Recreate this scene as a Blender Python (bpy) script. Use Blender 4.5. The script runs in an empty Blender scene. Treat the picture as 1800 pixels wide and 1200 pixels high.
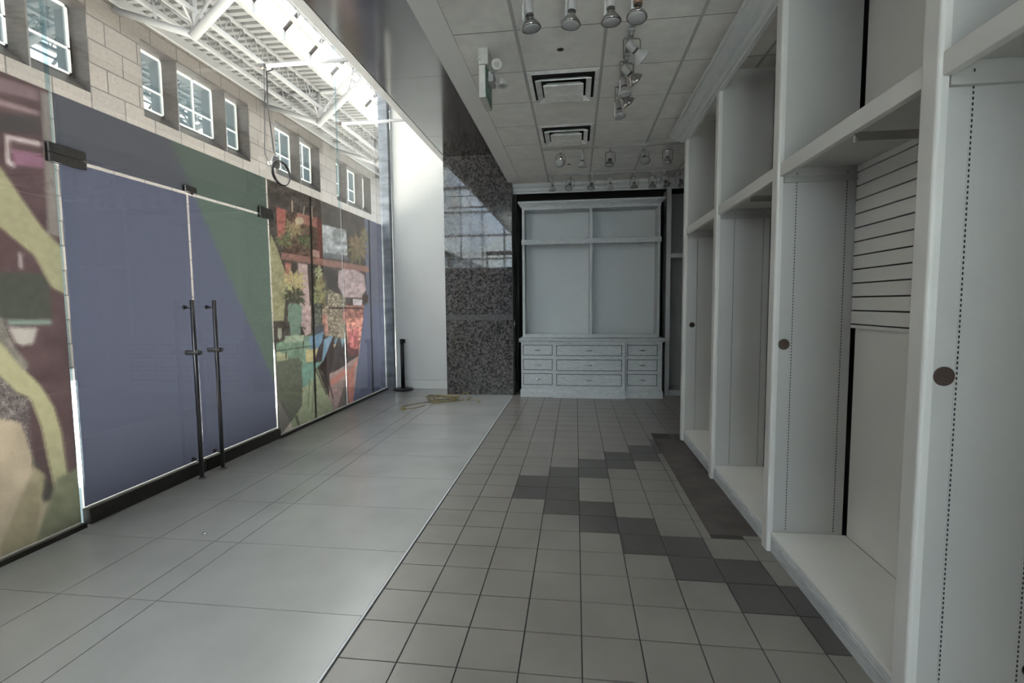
import bpy, bmesh, math, random
from mathutils import Vector, Matrix
random.seed(7)
PI = math.pi
SC = bpy.context.scene
COL = SC.collection

# ------------------------------------------------------------------ camera model (1800 x 1200)
F, YAW, PITCH, ROLL, CH = 872.38, 0.1277, -0.0756, -0.0091, 1.4388
cy, sy, cp, sp = math.cos(YAW), math.sin(YAW), math.cos(PITCH), math.sin(PITCH)
FWD = Vector((-sy*cp, cy*cp, sp)); RT = Vector((cy, sy, 0)); UP = RT.cross(FWD)
cr, sr = math.cos(ROLL), math.sin(ROLL)
R2 = cr*RT + sr*UP; U2 = -sr*RT + cr*UP
def proj(x, y, z):
    P = Vector((x, y, z-CH)); w = P.dot(FWD)
    return 900+F*P.dot(R2)/w, 600-F*P.dot(U2)/w

# ------------------------------------------------------------------ materials
def new_mat(name):
    m = bpy.data.materials.new(name); m.use_nodes = True
    nt = m.node_tree; nt.nodes.clear()
    out = nt.nodes.new('ShaderNodeOutputMaterial')
    return m, nt, out
def pbr(name, col, rough=0.5, metal=0.0, var=0.0, scale=6.0, bump=0.0, bscale=60.0, stretch=None, spec=0.5):
    m, nt, out = new_mat(name)
    b = nt.nodes.new('ShaderNodeBsdfPrincipled')
    b.inputs['Base Color'].default_value = (*col, 1)
    b.inputs['Roughness'].default_value = rough
    b.inputs['Metallic'].default_value = metal
    b.inputs['Specular IOR Level'].default_value = spec
    tc = nt.nodes.new('ShaderNodeTexCoord')
    src = tc.outputs['Object']
    if stretch:
        mp = nt.nodes.new('ShaderNodeMapping'); mp.inputs['Scale'].default_value = stretch
        nt.links.new(src, mp.inputs['Vector']); src = mp.outputs['Vector']
    if var:
        n = nt.nodes.new('ShaderNodeTexNoise'); n.inputs['Scale'].default_value = scale; n.inputs['Detail'].default_value = 5
        nt.links.new(src, n.inputs['Vector'])
        r = nt.nodes.new('ShaderNodeValToRGB')
        r.color_ramp.elements[0].position = 0.3; r.color_ramp.elements[1].position = 0.7
        r.color_ramp.elements[0].color = (*[c*(1-var) for c in col], 1)
        r.color_ramp.elements[1].color = (*[min(1, c*(1+var)) for c in col], 1)
        nt.links.new(n.outputs['Fac'], r.inputs['Fac']); nt.links.new(r.outputs['Color'], b.inputs['Base Color'])
    if bump:
        n2 = nt.nodes.new('ShaderNodeTexNoise'); n2.inputs['Scale'].default_value = bscale; n2.inputs['Detail'].default_value = 3
        nt.links.new(src, n2.inputs['Vector'])
        bp = nt.nodes.new('ShaderNodeBump'); bp.inputs['Strength'].default_value = bump; bp.inputs['Distance'].default_value = 0.01
        nt.links.new(n2.outputs['Fac'], bp.inputs['Height']); nt.links.new(bp.outputs['Normal'], b.inputs['Normal'])
    nt.links.new(b.outputs['BSDF'], out.inputs['Surface'])
    return m
def granite(name, dark, light, rough, scale=90, spec=0.5):
    m, nt, out = new_mat(name)
    b = nt.nodes.new('ShaderNodeBsdfPrincipled'); b.inputs['Roughness'].default_value = rough
    b.inputs['Specular IOR Level'].default_value = spec
    tc = nt.nodes.new('ShaderNodeTexCoord')
    v = nt.nodes.new('ShaderNodeTexNoise'); v.inputs['Scale'].default_value = scale; v.inputs['Detail'].default_value = 3; v.inputs['Roughness'].default_value = 0.7
    nt.links.new(tc.outputs['Object'], v.inputs['Vector'])
    r = nt.nodes.new('ShaderNodeValToRGB'); e = r.color_ramp.elements
    e[0].position = 0.38; e[0].color = (*dark, 1); e[1].position = 0.62; e[1].color = (*light, 1)
    nt.links.new(v.outputs['Fac'], r.inputs['Fac']); nt.links.new(r.outputs['Color'], b.inputs['Base Color'])
    nt.links.new(b.outputs['BSDF'], out.inputs['Surface'])
    return m
def glass_mat(name, tint=(1, 1, 1), rough=0.0, k=1.0):
    m, nt, out = new_mat(name)
    t = nt.nodes.new('ShaderNodeBsdfTransparent'); t.inputs['Color'].default_value = (*tint, 1)
    g = nt.nodes.new('ShaderNodeBsdfGlossy'); g.inputs['Roughness'].default_value = rough
    fr = nt.nodes.new('ShaderNodeFresnel'); fr.inputs['IOR'].default_value = 1.45
    mu = nt.nodes.new('ShaderNodeMath'); mu.operation = 'MULTIPLY'; mu.inputs[1].default_value = k
    geo = nt.nodes.new('ShaderNodeNewGeometry')
    inv = nt.nodes.new('ShaderNodeMath'); inv.operation = 'SUBTRACT'; inv.inputs[0].default_value = 1
    mu2 = nt.nodes.new('ShaderNodeMath'); mu2.operation = 'MULTIPLY'
    nt.links.new(geo.outputs['Backfacing'], inv.inputs[1])
    nt.links.new(fr.outputs['Fac'], mu.inputs[0]); nt.links.new(mu.outputs[0], mu2.inputs[0]); nt.links.new(inv.outputs[0], mu2.inputs[1])
    mx = nt.nodes.new('ShaderNodeMixShader')
    nt.links.new(mu2.outputs[0], mx.inputs['Fac']); nt.links.new(t.outputs[0], mx.inputs[1]); nt.links.new(g.outputs[0], mx.inputs[2])
    nt.links.new(mx.outputs[0], out.inputs['Surface'])
    return m
FILM_T = 1.0
def film_mat(name):
    """printed translucent window film: the print is the mesh's colour attribute"""
    m, nt, out = new_mat(name)
    at = nt.nodes.new('ShaderNodeVertexColor'); at.layer_name = 'print'
    tr = nt.nodes.new('ShaderNodeBsdfTranslucent'); df = nt.nodes.new('ShaderNodeBsdfDiffuse')
    mx = nt.nodes.new('ShaderNodeMixShader'); mx.inputs['Fac'].default_value = 0.35
    nt.links.new(at.outputs['Color'], tr.inputs['Color']); nt.links.new(at.outputs['Color'], df.inputs['Color'])
    nt.links.new(tr.outputs[0], mx.inputs[1]); nt.links.new(df.outputs[0], mx.inputs[2])
    nt.links.new(mx.outputs[0], out.inputs['Surface'])
    return m
def brick_mat(name, c1, c2, cm, w, h, mortar, rough=0.7, axes='yz', off=0.5):
    m, nt, out = new_mat(name)
    b = nt.nodes.new('ShaderNodeBsdfPrincipled'); b.inputs['Roughness'].default_value = rough
    tc = nt.nodes.new('ShaderNodeTexCoord'); s = nt.nodes.new('ShaderNodeSeparateXYZ'); c = nt.nodes.new('ShaderNodeCombineXYZ')
    nt.links.new(tc.outputs['Object'], s.inputs[0])
    nt.links.new(s.outputs[axes[0].upper()], c.inputs['X']); nt.links.new(s.outputs[axes[1].upper()], c.inputs['Y'])
    br = nt.nodes.new('ShaderNodeTexBrick'); br.inputs['Scale'].default_value = 1
    br.inputs['Color1'].default_value = (*c1, 1); br.inputs['Color2'].default_value = (*c2, 1); br.inputs['Mortar'].default_value = (*cm, 1)
    br.inputs['Brick Width'].default_value = w; br.inputs['Row Height'].default_value = h; br.inputs['Mortar Size'].default_value = mortar
    br.offset = off
    nt.links.new(c.outputs[0], br.inputs['Vector'])
    n = nt.nodes.new('ShaderNodeTexNoise'); n.inputs['Scale'].default_value = 14; n.inputs['Detail'].default_value = 6
    nt.links.new(tc.outputs['Object'], n.inputs['Vector'])
    mix = nt.nodes.new('ShaderNodeMixRGB'); mix.blend_type = 'OVERLAY'; mix.inputs['Fac'].default_value = 0.35
    nt.links.new(br.outputs['Color'], mix.inputs['Color1']); nt.links.new(n.outputs['Fac'], mix.inputs['Color2'])
    nt.links.new(mix.outputs[0], b.inputs['Base Color']); nt.links.new(b.outputs['BSDF'], out.inputs['Surface'])
    return m

M = {}
M['white'] = pbr('white_paint', (0.62, 0.605, 0.57), 0.45, var=0.05, scale=3)
M['whitewash'] = pbr('brushed_white_paint', (0.47, 0.485, 0.48), 0.5, var=0.22, scale=7, stretch=(2, 2, 22), bump=0.15, bscale=40)
M['crown'] = pbr('brushed_crown_paint', (0.55, 0.56, 0.55), 0.5, var=0.1, scale=6, stretch=(20, 1, 20))
M['shelf_in'] = pbr('white_laminate', (0.46, 0.455, 0.43), 0.4, var=0.03, scale=2)
M['back_lightened'] = pbr('painted_light_back_laminate', (0.70, 0.685, 0.645), 0.45, var=0.03, scale=2)  # paler copy of the side laminate: stronger light on backs and shelves painted in
M['hutch_in'] = pbr('pale_grey_laminate', (0.46, 0.47, 0.46), 0.4, var=0.03, scale=2)
M['slot'] = pbr('slot_dark_brown', (0.07, 0.06, 0.055), 0.7)  # dark brown of slots, joints, lamp collars and one cord strand
M['dark'] = pbr('dark_unpainted', (0.012, 0.012, 0.011), 0.9)
M['darkgrey'] = pbr('dark_grey_wall', (0.10, 0.105, 0.10), 0.8, var=0.3, scale=4)
M['brown'] = pbr('brown_plug', (0.055, 0.035, 0.026), 0.8, var=0.4, scale=200)
M['black'] = pbr('black_plastic', (0.008, 0.008, 0.008), 0.35)
M['tile_big'] = pbr('pale_stone_tile', (0.325, 0.318, 0.30), 0.24, var=0.10, scale=1.7, bump=0.12, bscale=9)
M['grout_big'] = pbr('pale_grout', (0.13, 0.12, 0.115), 0.8)
M['tile'] = pbr('grey_floor_tile', (0.205, 0.185, 0.164), 0.30, var=0.10, scale=2.6, bump=0.05, bscale=25)
M['tile_dk'] = pbr('dark_floor_tile', (0.078, 0.071, 0.064), 0.34, var=0.06, scale=3, bump=0.05, bscale=25)
M['grout'] = pbr('dark_grout', (0.045, 0.042, 0.038), 0.85)
M['patch'] = pbr('bare_mortar', (0.085, 0.072, 0.062), 0.8, var=0.3, scale=5, bump=0.3, bscale=30)
M['ceil'] = pbr('ceiling_tile', (0.80, 0.775, 0.73), 0.9, var=0.06, scale=9, bump=0.4, bscale=160)
M['tbar'] = pbr('ceiling_grid_grey', (0.45, 0.44, 0.42), 0.6)
M['gap'] = pbr('ceiling_gap_dark', (0.035, 0.033, 0.031), 0.9)
M['drywall'] = pbr('drywall_paint', (0.78, 0.765, 0.73), 0.85, var=0.03, scale=2)
M['wall'] = pbr('white_wall_paint', (0.68, 0.665, 0.62), 0.8, var=0.02, scale=2)
M['granite'] = granite('polished_dark_granite', (0.020, 0.018, 0.017), (0.155, 0.142, 0.133), 0.03, 34, 0.5)
M['granite_band'] = granite('grey_granite_band', (0.075, 0.072, 0.07), (0.15, 0.145, 0.14), 0.15, 40)
M['soffit'] = pbr('brushed_soffit_metal', (0.40, 0.39, 0.38), 0.13, 0.95, var=0.04, scale=2, bump=0.03, bscale=4)
M['fascia'] = pbr('satin_aluminium_edge', (0.55, 0.545, 0.54), 0.45, 0.1)
M['steel'] = pbr('stainless_steel', (0.62, 0.61, 0.60), 0.22, 1.0)
M['postgrey'] = pbr('dull_steel_post', (0.22, 0.23, 0.245), 0.35, 0.5, var=0.3, scale=3, stretch=(1, 1, 4))
M['patchfit'] = pbr('bronze_steel_fitting', (0.15, 0.138, 0.128), 0.4, 0.15, var=0.1, scale=40)
M['bar'] = pbr('gunmetal_bar', (0.16, 0.15, 0.15), 0.3, 1.0)
M['rail'] = pbr('dark_bronze_rail', (0.075, 0.068, 0.062), 0.35, 0.8, var=0.1, scale=20)
M['glass'] = glass_mat('clear_glass', (0.98, 0.985, 0.98), 0.0, 1.3)
M['glass_edge'] = glass_mat('glass_edge', (0.72, 0.84, 0.88), 0.1, 1.5)
M['film'] = film_mat('printed_film')
def plain_film(name, col):
    m, nt, out = new_mat(name)
    tr = nt.nodes.new('ShaderNodeBsdfTranslucent'); tr.inputs['Color'].default_value = (*col, 1)
    df = nt.nodes.new('ShaderNodeBsdfDiffuse'); df.inputs['Color'].default_value = (*col, 1)
    mx = nt.nodes.new('ShaderNodeMixShader'); mx.inputs['Fac'].default_value = 0.3
    nt.links.new(tr.outputs[0], mx.inputs[1]); nt.links.new(df.outputs[0], mx.inputs[2]); nt.links.new(mx.outputs[0], out.inputs['Surface'])
    return m
M['film_dark'] = plain_film('dark_blue_film', (0.12, 0.13, 0.2)); M['film_pale'] = plain_film('frosted_film', (0.8, 0.8, 0.78))
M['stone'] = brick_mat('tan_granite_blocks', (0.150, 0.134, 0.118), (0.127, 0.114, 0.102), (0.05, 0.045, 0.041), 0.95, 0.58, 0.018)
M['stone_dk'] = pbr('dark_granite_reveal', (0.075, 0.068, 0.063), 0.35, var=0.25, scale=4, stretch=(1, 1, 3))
M['frame'] = pbr('pale_window_frame', (0.72, 0.74, 0.72), 0.4)
M['pane'] = pbr('tinted_window_pane', (0.09, 0.13, 0.15), 0.02, 0.0, spec=1.0)
M['pane'].node_tree.nodes['Principled BSDF'].inputs['IOR'].default_value = 2.2
M['trusswhite'] = pbr('white_steelwork', (0.27, 0.27, 0.267), 0.5)
M['deck'] = pbr('corrugated_roof_deck', (0.17, 0.17, 0.167), 0.5)
M['atfloor'] = pbr('atrium_stone_floor', (0.62, 0.60, 0.56), 0.35, var=0.1, scale=1)
M['bulbglass'] = pbr('frosted_lamp_face', (0.34, 0.34, 0.33), 0.15)
M['silver'] = pbr('mirrored_reflector', (0.42, 0.41, 0.40), 0.10, 1.0)
M['lampwhite'] = pbr('aged_white_metal', (0.40, 0.39, 0.37), 0.45)
M['wirebracket'] = pbr('dull_wire_bracket', (0.16, 0.155, 0.15), 0.5)
M['copper'] = pbr('coppery_socket', (0.28, 0.17, 0.11), 0.4, 0.4)
M['vent'] = pbr('dusty_white_vent', (0.80, 0.79, 0.76), 0.6, var=0.12, scale=12)
M['green'] = pbr('green_sign_face', (0.035, 0.16, 0.10), 0.4)
M['yellow'] = pbr('yellow_cord_jacket', (0.26, 0.19, 0.055), 0.5)
M['signbody'] = pbr('aged_cream_plastic', (0.50, 0.49, 0.45), 0.5, var=0.08, scale=30)
M['skyglass'] = glass_mat('skylight_glass', (0.93, 0.97, 0.99), 0.0, 0.6)

# ------------------------------------------------------------------ mesh builder
class MB:
    def __init__(s): s.v = []; s.f = []; s.mi = []; s.sm = []
    def add(s, verts, faces, mi=0, smooth=False, mtx=None):
        b = len(s.v)
        for v in verts:
            v = Vector(v)
            s.v.append(mtx @ v if mtx else v)
        for f in faces:
            s.f.append([b+i for i in f]); s.mi.append(mi); s.sm.append(smooth)
        return s
    def box(s, x0, x1, y0, y1, z0, z1, mi=0, bev=0.0, mtx=None):
        if bev > 0 and min(abs(x1-x0), abs(y1-y0), abs(z1-z0)) > 2.2*bev:
            bm = bmesh.new(); bmesh.ops.create_cube(bm, size=1)
            for v in bm.verts:
                v.co = Vector(((x0+x1)/2+v.co.x*(x1-x0), (y0+y1)/2+v.co.y*(y1-y0), (z0+z1)/2+v.co.z*(z1-z0)))
            bmesh.ops.bevel(bm, geom=bm.edges[:], offset=bev, segments=2, affect='EDGES', profile=0.5)
            bm.verts.index_update()
            s.add([v.co.copy() for v in bm.verts], [[v.index for v in f.verts] for f in bm.faces], mi, False, mtx); bm.free()
            return s
        vs = [(x, y, z) for x in (x0, x1) for y in (y0, y1) for z in (z0, z1)]
        fs = [(0, 1, 3, 2), (4, 6, 7, 5), (0, 4, 5, 1), (2, 3, 7, 6), (0, 2, 6, 4), (1, 5, 7, 3)]
        return s.add(vs, fs, mi, False, mtx)
    def prism(s, prof, a0, a1, axis='y', mi=0, m0=0.0, m1=0.0):
        """profile of 2D points swept along an axis. axis y: prof=(x,z); axis x: prof=(y,z); axis z: prof=(x,y)"""
        n = len(prof)
        def P(p, a):
            return (p[0], a, p[1]) if axis == 'y' else ((a, p[0], p[1]) if axis == 'x' else (p[0], p[1], a))
        vs = [P(p, a0) for p in prof]+[P(p, a1) for p in prof]
        fs = [(i, (i+1) % n, n+(i+1) % n, n+i) for i in range(n)]+[tuple(range(n))[::-1], tuple(range(n, 2*n))]
        return s.add(vs, fs, mi)
    def tube(s, pts, r, seg=8, mi=0, caps=True, closed=False):
        pts = [Vector(p) for p in pts]; n = len(pts)
        rs = r if isinstance(r, (list, tuple)) else [r]*n
        rings = []; prev = None
        for i in range(n):
            if closed: t = pts[(i+1) % n]-pts[i-1]
            else: t = pts[min(i+1, n-1)]-pts[max(i-1, 0)]
            t.normalize()
            if prev is None:
                a = Vector((0, 0, 1)) if abs(t.z) < 0.9 else Vector((1, 0, 0))
                u = t.cross(a).normalized()
            else:
                u = (prev-t*prev.dot(t))
                u = u.normalized() if u.length > 1e-6 else t.orthogonal().normalized()
            prev = u; w = t.cross(u)
            rings.append([pts[i]+(u*math.cos(2*PI*k/seg)+w*math.sin(2*PI*k/seg))*rs[i] for k in range(seg)])
        vs = [v for rg in rings for v in rg]
        fs = []
        for i in range(n if closed else n-1):
            j = (i+1) % n
            for k in range(seg):
                fs.append((i*seg+k, i*seg+(k+1) % seg, j*seg+(k+1) % seg, j*seg+k))
        b = len(s.v); s.add(vs, fs, mi, True)
        if caps and not closed:
            s.f.append([b+k for k in range(seg)][::-1]); s.mi.append(mi); s.sm.append(False)
            s.f.append([b+(n-1)*seg+k for k in range(seg)]); s.mi.append(mi); s.sm.append(False)
        return s
    def lathe(s, prof, seg=20, mi=0, mtx=None, smooth=True):
        """prof: (r,z) list revolved round local z"""
        vs = []; n = len(prof)
        for r, z in prof:
            for k in range(seg):
                a = 2*PI*k/seg; vs.append((r*math.cos(a), r*math.sin(a), z))
        fs = [(i*seg+k, i*seg+(k+1) % seg, (i+1)*seg+(k+1) % seg, (i+1)*seg+k) for i in range(n-1) for k in range(seg)]
        if prof[0][0] > 1e-6: fs.append(tuple(range(seg))[::-1])
        if prof[-1][0] > 1e-6: fs.append(tuple((n-1)*seg+k for k in range(seg)))
        return s.add(vs, fs, mi, smooth, mtx)
    def build(s, name, mats, parent=None, origin=None):
        if not isinstance(mats, (list, tuple)): mats = [mats]
        me = bpy.data.meshes.new(name)
        o = bpy.data.objects.new(name, me); COL.objects.link(o)
        off = Vector((0, 0, 0))
        if parent is not None: 
            o.parent = parent
            p = parent
            while p is not None: off += Vector(p.location); p = p.parent
        if origin is not None:
            o.location = Vector(origin)-off; off = Vector(origin)
        me.from_pydata([v-off for v in s.v], [], s.f)
        for m in mats: me.materials.append(m)
        me.polygons.foreach_set('material_index', s.mi); me.polygons.foreach_set('use_smooth', s.sm)
        bm = bmesh.new(); bm.from_mesh(me); bmesh.ops.recalc_face_normals(bm, faces=bm.faces[:]); bm.to_mesh(me); bm.free()
        me.update()
        return o
def tag(o, label, cat=None, group=None, kind=None):
    if label: o['label'] = label
    if cat: o['category'] = cat
    if group: o['group'] = group
    if kind: o['kind'] = kind
    return o
def thing(name, label, cat, loc=(0, 0, 0), group=None, kind=None, rot=None):
    o = bpy.data.objects.new(name, None); COL.objects.link(o); o.location = loc
    o.empty_display_size = 0.1
    if rot: o.rotation_euler = rot
    return tag(o, label, cat, group, kind)
def struct(name, mb, mats, label=None, origin=None):
    return tag(mb.build(name, mats, origin=origin), label, kind='structure')
def plabel(o, t): o['label'] = t; return o

# ------------------------------------------------------------------ dimensions
H = 3.293              # ceiling
GX = -3.2              # storefront glass plane
BX = -0.974            # metal strip between floors
YB = -2.6              # added glazed end behind the camera, set close for more fill light
SZ = 3.73              # soffit height

# ================================================================== FLOORS
mb = MB(); mb.box(GX-0.05, BX-0.008, YB, 8.6, -0.12, -0.003, 0)
# joints of the large tiles
ys = [2.095+0.6*k for k in range(-11, 12)]
xs = [-3.25, -2.588, -2.200, -2.040, BX-0.008]
j = 0.0022
for a in range(len(ys)-1):
    for b in range(len(xs)-1):
        y0, y1 = max(ys[a], YB), min(ys[a+1], 8.6)
        if y1-y0 < 0.02: continue
        mb.box(xs[b]+j, xs[b+1]-j, y0+j, y1-j, -0.003, 0.0, 1)
struct('floor', mb, [M['grout_big'], M['tile_big']], 'pale stone floor of large tiles beside the glass front')
mb = MB(); mb.box(BX-0.007, BX+0.003, YB, 7.69, -0.05, 0.003)
struct('trim_1', mb, M['fascia'], 'thin metal strip dividing the pale stone from the grey tiles')
S0, X0, Y0 = 0.2479, 0.0268, 1.825
dark = {(-2, 7), (-2, 8)}
for c in range(-1, 5):
    k = c+1
    dark |= {(c, 7-k), (c, 6-k), (c, 8+k), (c, 9+k)}
mb = MB(); mb.box(BX+0.006, 2.4, YB, 8.6, -0.12, -0.004, 0)
g = 0.0032
for i in range(-4, 10):
    for r in range(-24, 28):
        x0 = X0+i*S0; y0 = Y0+r*S0; x1 = x0+S0; y1 = y0+S0
        x0 = max(x0, BX+0.004); x1 = min(x1, 2.4); y1 = min(y1, 8.6); y0 = max(y0, YB)
        if x1-x0 < 0.02 or y1-y0 < 0.02: continue
        m = 2 if (i, r) in dark else 1
        # mortar patch where tiles are gone: x>0.82, y 3.12..5.33
        if x1 > 0.83 and y1 > 3.12 and y0 < 5.33:
            if x0 < 0.80: mb.box(x0+g, 0.825, y0+g, y1-g, -0.004, 0, m)
            elif y0 < 3.12: mb.box(x0+g, x1-g, y0+g, 3.115, -0.004, 0, m)
            elif y1 > 5.33: mb.box(x0+g, x1-g, 5.335, y1-g, -0.004, 0, m)
            continue
        mb.box(x0+g, x1-g, y0+g, y1-g, -0.004, 0.0, m)
mb.box(0.83, 1.13, 3.12, 5.33, -0.004, -0.002, 3)
struct('floor.001', mb, [M['grout'], M['tile'], M['tile_dk'], M['patch']], 'grey square tiled floor with a dark zigzag of tiles')

# ================================================================== CEILING
cx0, cy0 = -0.407, 3.505
mb = MB()
mb.box(BX-0.03, 2.5, YB, 8.6, H+0.03, H+0.2, 3)                 # slab above the tiles
XL = [-0.84]+[cx0+0.61*k for k in range(0, 5)]
YL = [cy0+0.61*k for k in range(-13, 9)]
for a in range(len(XL)-1):
    for b in range(len(YL)-1):
        y0, y1 = max(YL[b], YB), min(YL[b+1], 8.6)
        if y1-y0 < 0.05: continue
        xa, xb = XL[a]+(0.011 if a > 0 else 0.0), XL[a+1]-0.011
        mb.box(xa, xb, y0+0.006, y1-0.006, H, H+0.03, 0)
for x in XL[1:]:
    mb.box(x-0.012, x+0.012, YB, 8.6, H-0.0015, H+0.02, 1)
for y in YL:
    if YB < y < 8.6: mb.box(XL[0], 2.4, y-0.0065, y+0.0065, H+0.003, H+0.03, 2)
mb.box(BX-0.03, -0.842, YB, 8.6, H-0.004, H+0.03, 4)
struct('ceiling', mb, [M['ceil'], M['tbar'], M['gap'], M['gap'], M['drywall']], 'suspended grid ceiling of square white tiles')
# bulkhead edge above the soffit
mb = MB(); mb.box(BX-0.05, BX-0.03, YB, 8.2, H-0.004, SZ+0.1)
struct('wall_bulkhead', mb, M['drywall'], 'plain bulkhead between the tiled ceiling and the metal soffit')
# polished metal soffit in panels
mb = MB(); seams = [YB, -1.8, -0.1, 1.55, 3.3, 5.045, 6.785, 8.2]
for a in range(len(seams)-1):
    mb.box(-2.022, BX-0.05, seams[a]+0.0015, seams[a+1]-0.0015, SZ, SZ+0.04, 0)
struct('ceiling_soffit', mb, M['soffit'], 'polished metal soffit running above the pale stone floor')
mb = MB(); mb.box(-2.034, -2.022, YB, 8.2, SZ+0.01, SZ+0.05)
struct('trim_2', mb, M['dark'], 'black shadow gap along the edge of the metal soffit')
mb = MB(); mb.box(-2.125, -2.034, YB, 8.2, SZ, SZ+0.3)
struct('trim_3', mb, M['fascia'], 'satin grey fascia strip above the open shop front')

# ================================================================== BUILDING MASS
mb = MB(); mb.box(-2.12, 5.0, YB, 8.2, SZ+0.3, 9.6); mb.box(-2.12, -2.08, YB, 8.2, SZ+0.2, 9.6)
struct('wall_above', mb, M['wall'], 'plain wall rising above the shop fascia')
mb = MB(); mb.box(-3.075, BX, 8.2, 8.3, 0.155, 9.6); mb.box(-3.075, BX, 8.2, 8.3, 0, 0.145); mb.box(-3.07, BX, 8.22, 8.3, 0.14, 0.16)
mb.box(-3.2, 5.0, 8.6, 32, 0, 9.6)
struct('wall_end', mb, M['wall'], 'white painted end wall between the glass and the granite pillar')
mb = MB(); mb.box(-3.235, -3.078, 8.08, 8.2, 0, 9.5, bev=0.004)
struct('trim_4', mb, M['postgrey'], 'polished metal post closing the far end of the glass front')
mb = MB(); mb.box(1.60, 2.6, YB+0.1, 5.40, 0, H); mb.box(2.40, 2.6, 5.40, 8.6, 0, H)
struct('wall_right', mb, M['darkgrey'], 'dark unfinished wall behind the white shelving')
mb = MB(); mb.box(BX, 2.6, 8.3, 8.5, 0, H)
struct('wall_back', mb, M['dark'], 'black unfinished wall behind the drawer cabinet')
mb = MB(); mb.box(2.6, 5.0, YB, YB+0.1, 0, 3.9); mb.box(BX-.1, 2.6, YB+0.045, YB+0.09, H-.05, 4.1)
struct('wall_corner', mb, M['wall'], 'plain wall beside the added glazed end of the shop')

# granite pillar
mb = MB()
PX0, PX1, PY = -2.045, -0.978, 7.7
zz = [0, 1.186, 1.277, 1.771, 3.112, SZ]
for a in range(5):
    mb.box(PX0, PX1, PY, 8.195, zz[a]+0.0025, zz[a+1]-0.0025, 1 if a == 1 else 0, bev=0.002)
mb.box(PX0+0.02, PX1-0.01, PY+0.01, 8.195, 0, SZ, 2)
mb.box(PX0, PX0+0.02, PY+0.004, 8.195, 0, SZ, 0)
o = tag(mb.build('granite_pillar', [M['granite'], M['granite_band'], M['slot']], origin=((PX0+PX1)/2, 7.95, 0)),
        'polished dark granite pillar with a pale band, beside the white end wall', 'pillar', kind='thing')

# ================================================================== STOREFRONT GLASS
import functools
def hsh(a, b):
    n = math.sin(a*127.1+b*311.7)*43758.5453
    return n-math.floor(n)
def vnoise(x, y):
    xi, yi = math.floor(x), math.floor(y); fx, fy = x-xi, y-yi
    fx = fx*fx*(3-2*fx); fy = fy*fy*(3-2*fy)
    a = hsh(xi, yi)*(1-fx)+hsh(xi+1, yi)*fx; b = hsh(xi, yi+1)*(1-fx)+hsh(xi+1, yi+1)*fx
    return a*(1-fy)+b*fy
def inpoly(x, y, p):
    c = False; n = len(p); q = n-1
    for i in range(n):
        xi, yi = p[i]; xj, yj = p[q]
        if (yi > y) != (yj > y) and x < (xj-xi)*(y-yi)/(yj-yi)+xi: c = not c
        q = i
    return c
def cA(pts): return [(470+x/5.217, 330+y/5.217) for x, y in pts]
def cB(pts): return [(470+x/5.217, 540+y/5.217) for x, y in pts]
def line(p, q, w):
    (x0, y0), (x1, y1) = p, q; L = math.hypot(x1-x0, y1-y0); nx, ny = -(y1-y0)/L*w/2, (x1-x0)/L*w/2
    return [(x0+nx, y0+ny), (x1+nx, y1+ny), (x1-nx, y1-ny), (x0-nx, y0-ny)]
def ell(cx, cyy, rx, ry, n=16): return [(cx+rx*math.cos(2*PI*k/n), cyy+ry*math.sin(2*PI*k/n)) for k in range(n)]
BLUE = (80, 88, 120); GREEN = (78, 104, 92)
def leaves(cx, cyy, r, n, w, a0=0, squash=1.0):
    out = []
    for k in range(n):
        a = a0+2*PI*k/n+0.25*math.sin(k*5.1); L = r*(0.65+0.35*hsh(k, n)); ca, sa = math.cos(a), math.sin(a)*squash
        tip = (cx+L*ca, cyy+L*sa); mid = (cx+L*.5*ca, cyy+L*.5*sa-3)
        out.append([(cx, cyy), (mid[0]-sa*w, mid[1]+ca*w), tip, (mid[0]+sa*w, mid[1]-ca*w)])
    return out
# layered shapes of the printed cafe picture: (polygon, colour, speckle amount, speckle size in px)
R = []
def sh(poly, col, nz=0.12, sc=6.0): 
    xs_ = [p[0] for p in poly]; ys_ = [p[1] for p in poly]
    R.append((poly, col, nz, sc, min(xs_), max(xs_), min(ys_), max(ys_)))
sh([(450, 300), (640, 330), (650, 780), (450, 780)], (68, 60, 55), 0.25, 9)
sh(cA([(80, 170), (180, 210), (150, 460), (95, 470)]), (150, 68, 54), 0.2)
sh(cA([(170, 210), (480, 290), (470, 660), (150, 600)]), (84, 62, 48), 0.35, 5)
sh(cA([(270, 225), (460, 275), (455, 365), (270, 310)]), (138, 80, 64))
sh(cA([(455, 275), (500, 290), (505, 665), (462, 655)]), (96, 52, 44))
for p in leaves(515, 405, 24, 17, 3): sh(p, (104+int(30*hsh(p[2][0], 1)), 104, 58), 0.3, 3)
for p in leaves(500, 425, 22, 13, 2.5, .4): sh(p, (86, 90, 50), 0.3, 3)
for p in leaves(537, 425, 20, 13, 2.5, .8): sh(p, (76, 84, 46), 0.3, 3)
sh(ell(526, 388, 8, 7), (156, 134, 96)); sh(line((513, 352), (514, 372), 2), (160, 130, 100), 0); sh(line((535, 362), (533, 378), 1.6), (150, 130, 105), 0)
sh(line((548, 362), (549, 384), 1.6), (160, 130, 110), 0)
sh(cA([(500, 335), (722, 385), (738, 665), (512, 640)]), (126, 134, 140), 0.35, 7)
sh(cA([(520, 590), (735, 620), (738, 665), (512, 640)]), (84, 88, 96), 0.2)
for p in leaves(629, 438, 26, 19, 3, .3, 1.3): sh(p, (88+int(35*hsh(p[2][1], 3)), 88, 50), 0.3, 3)
for p in leaves(640, 415, 12, 9, 2, .3, 1.6): sh(p, (100, 92, 52), 0.3, 3)
sh(cA([(130, 590), (930, 722), (930, 778), (130, 655)]), (128, 82, 70), 0.15)
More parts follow.
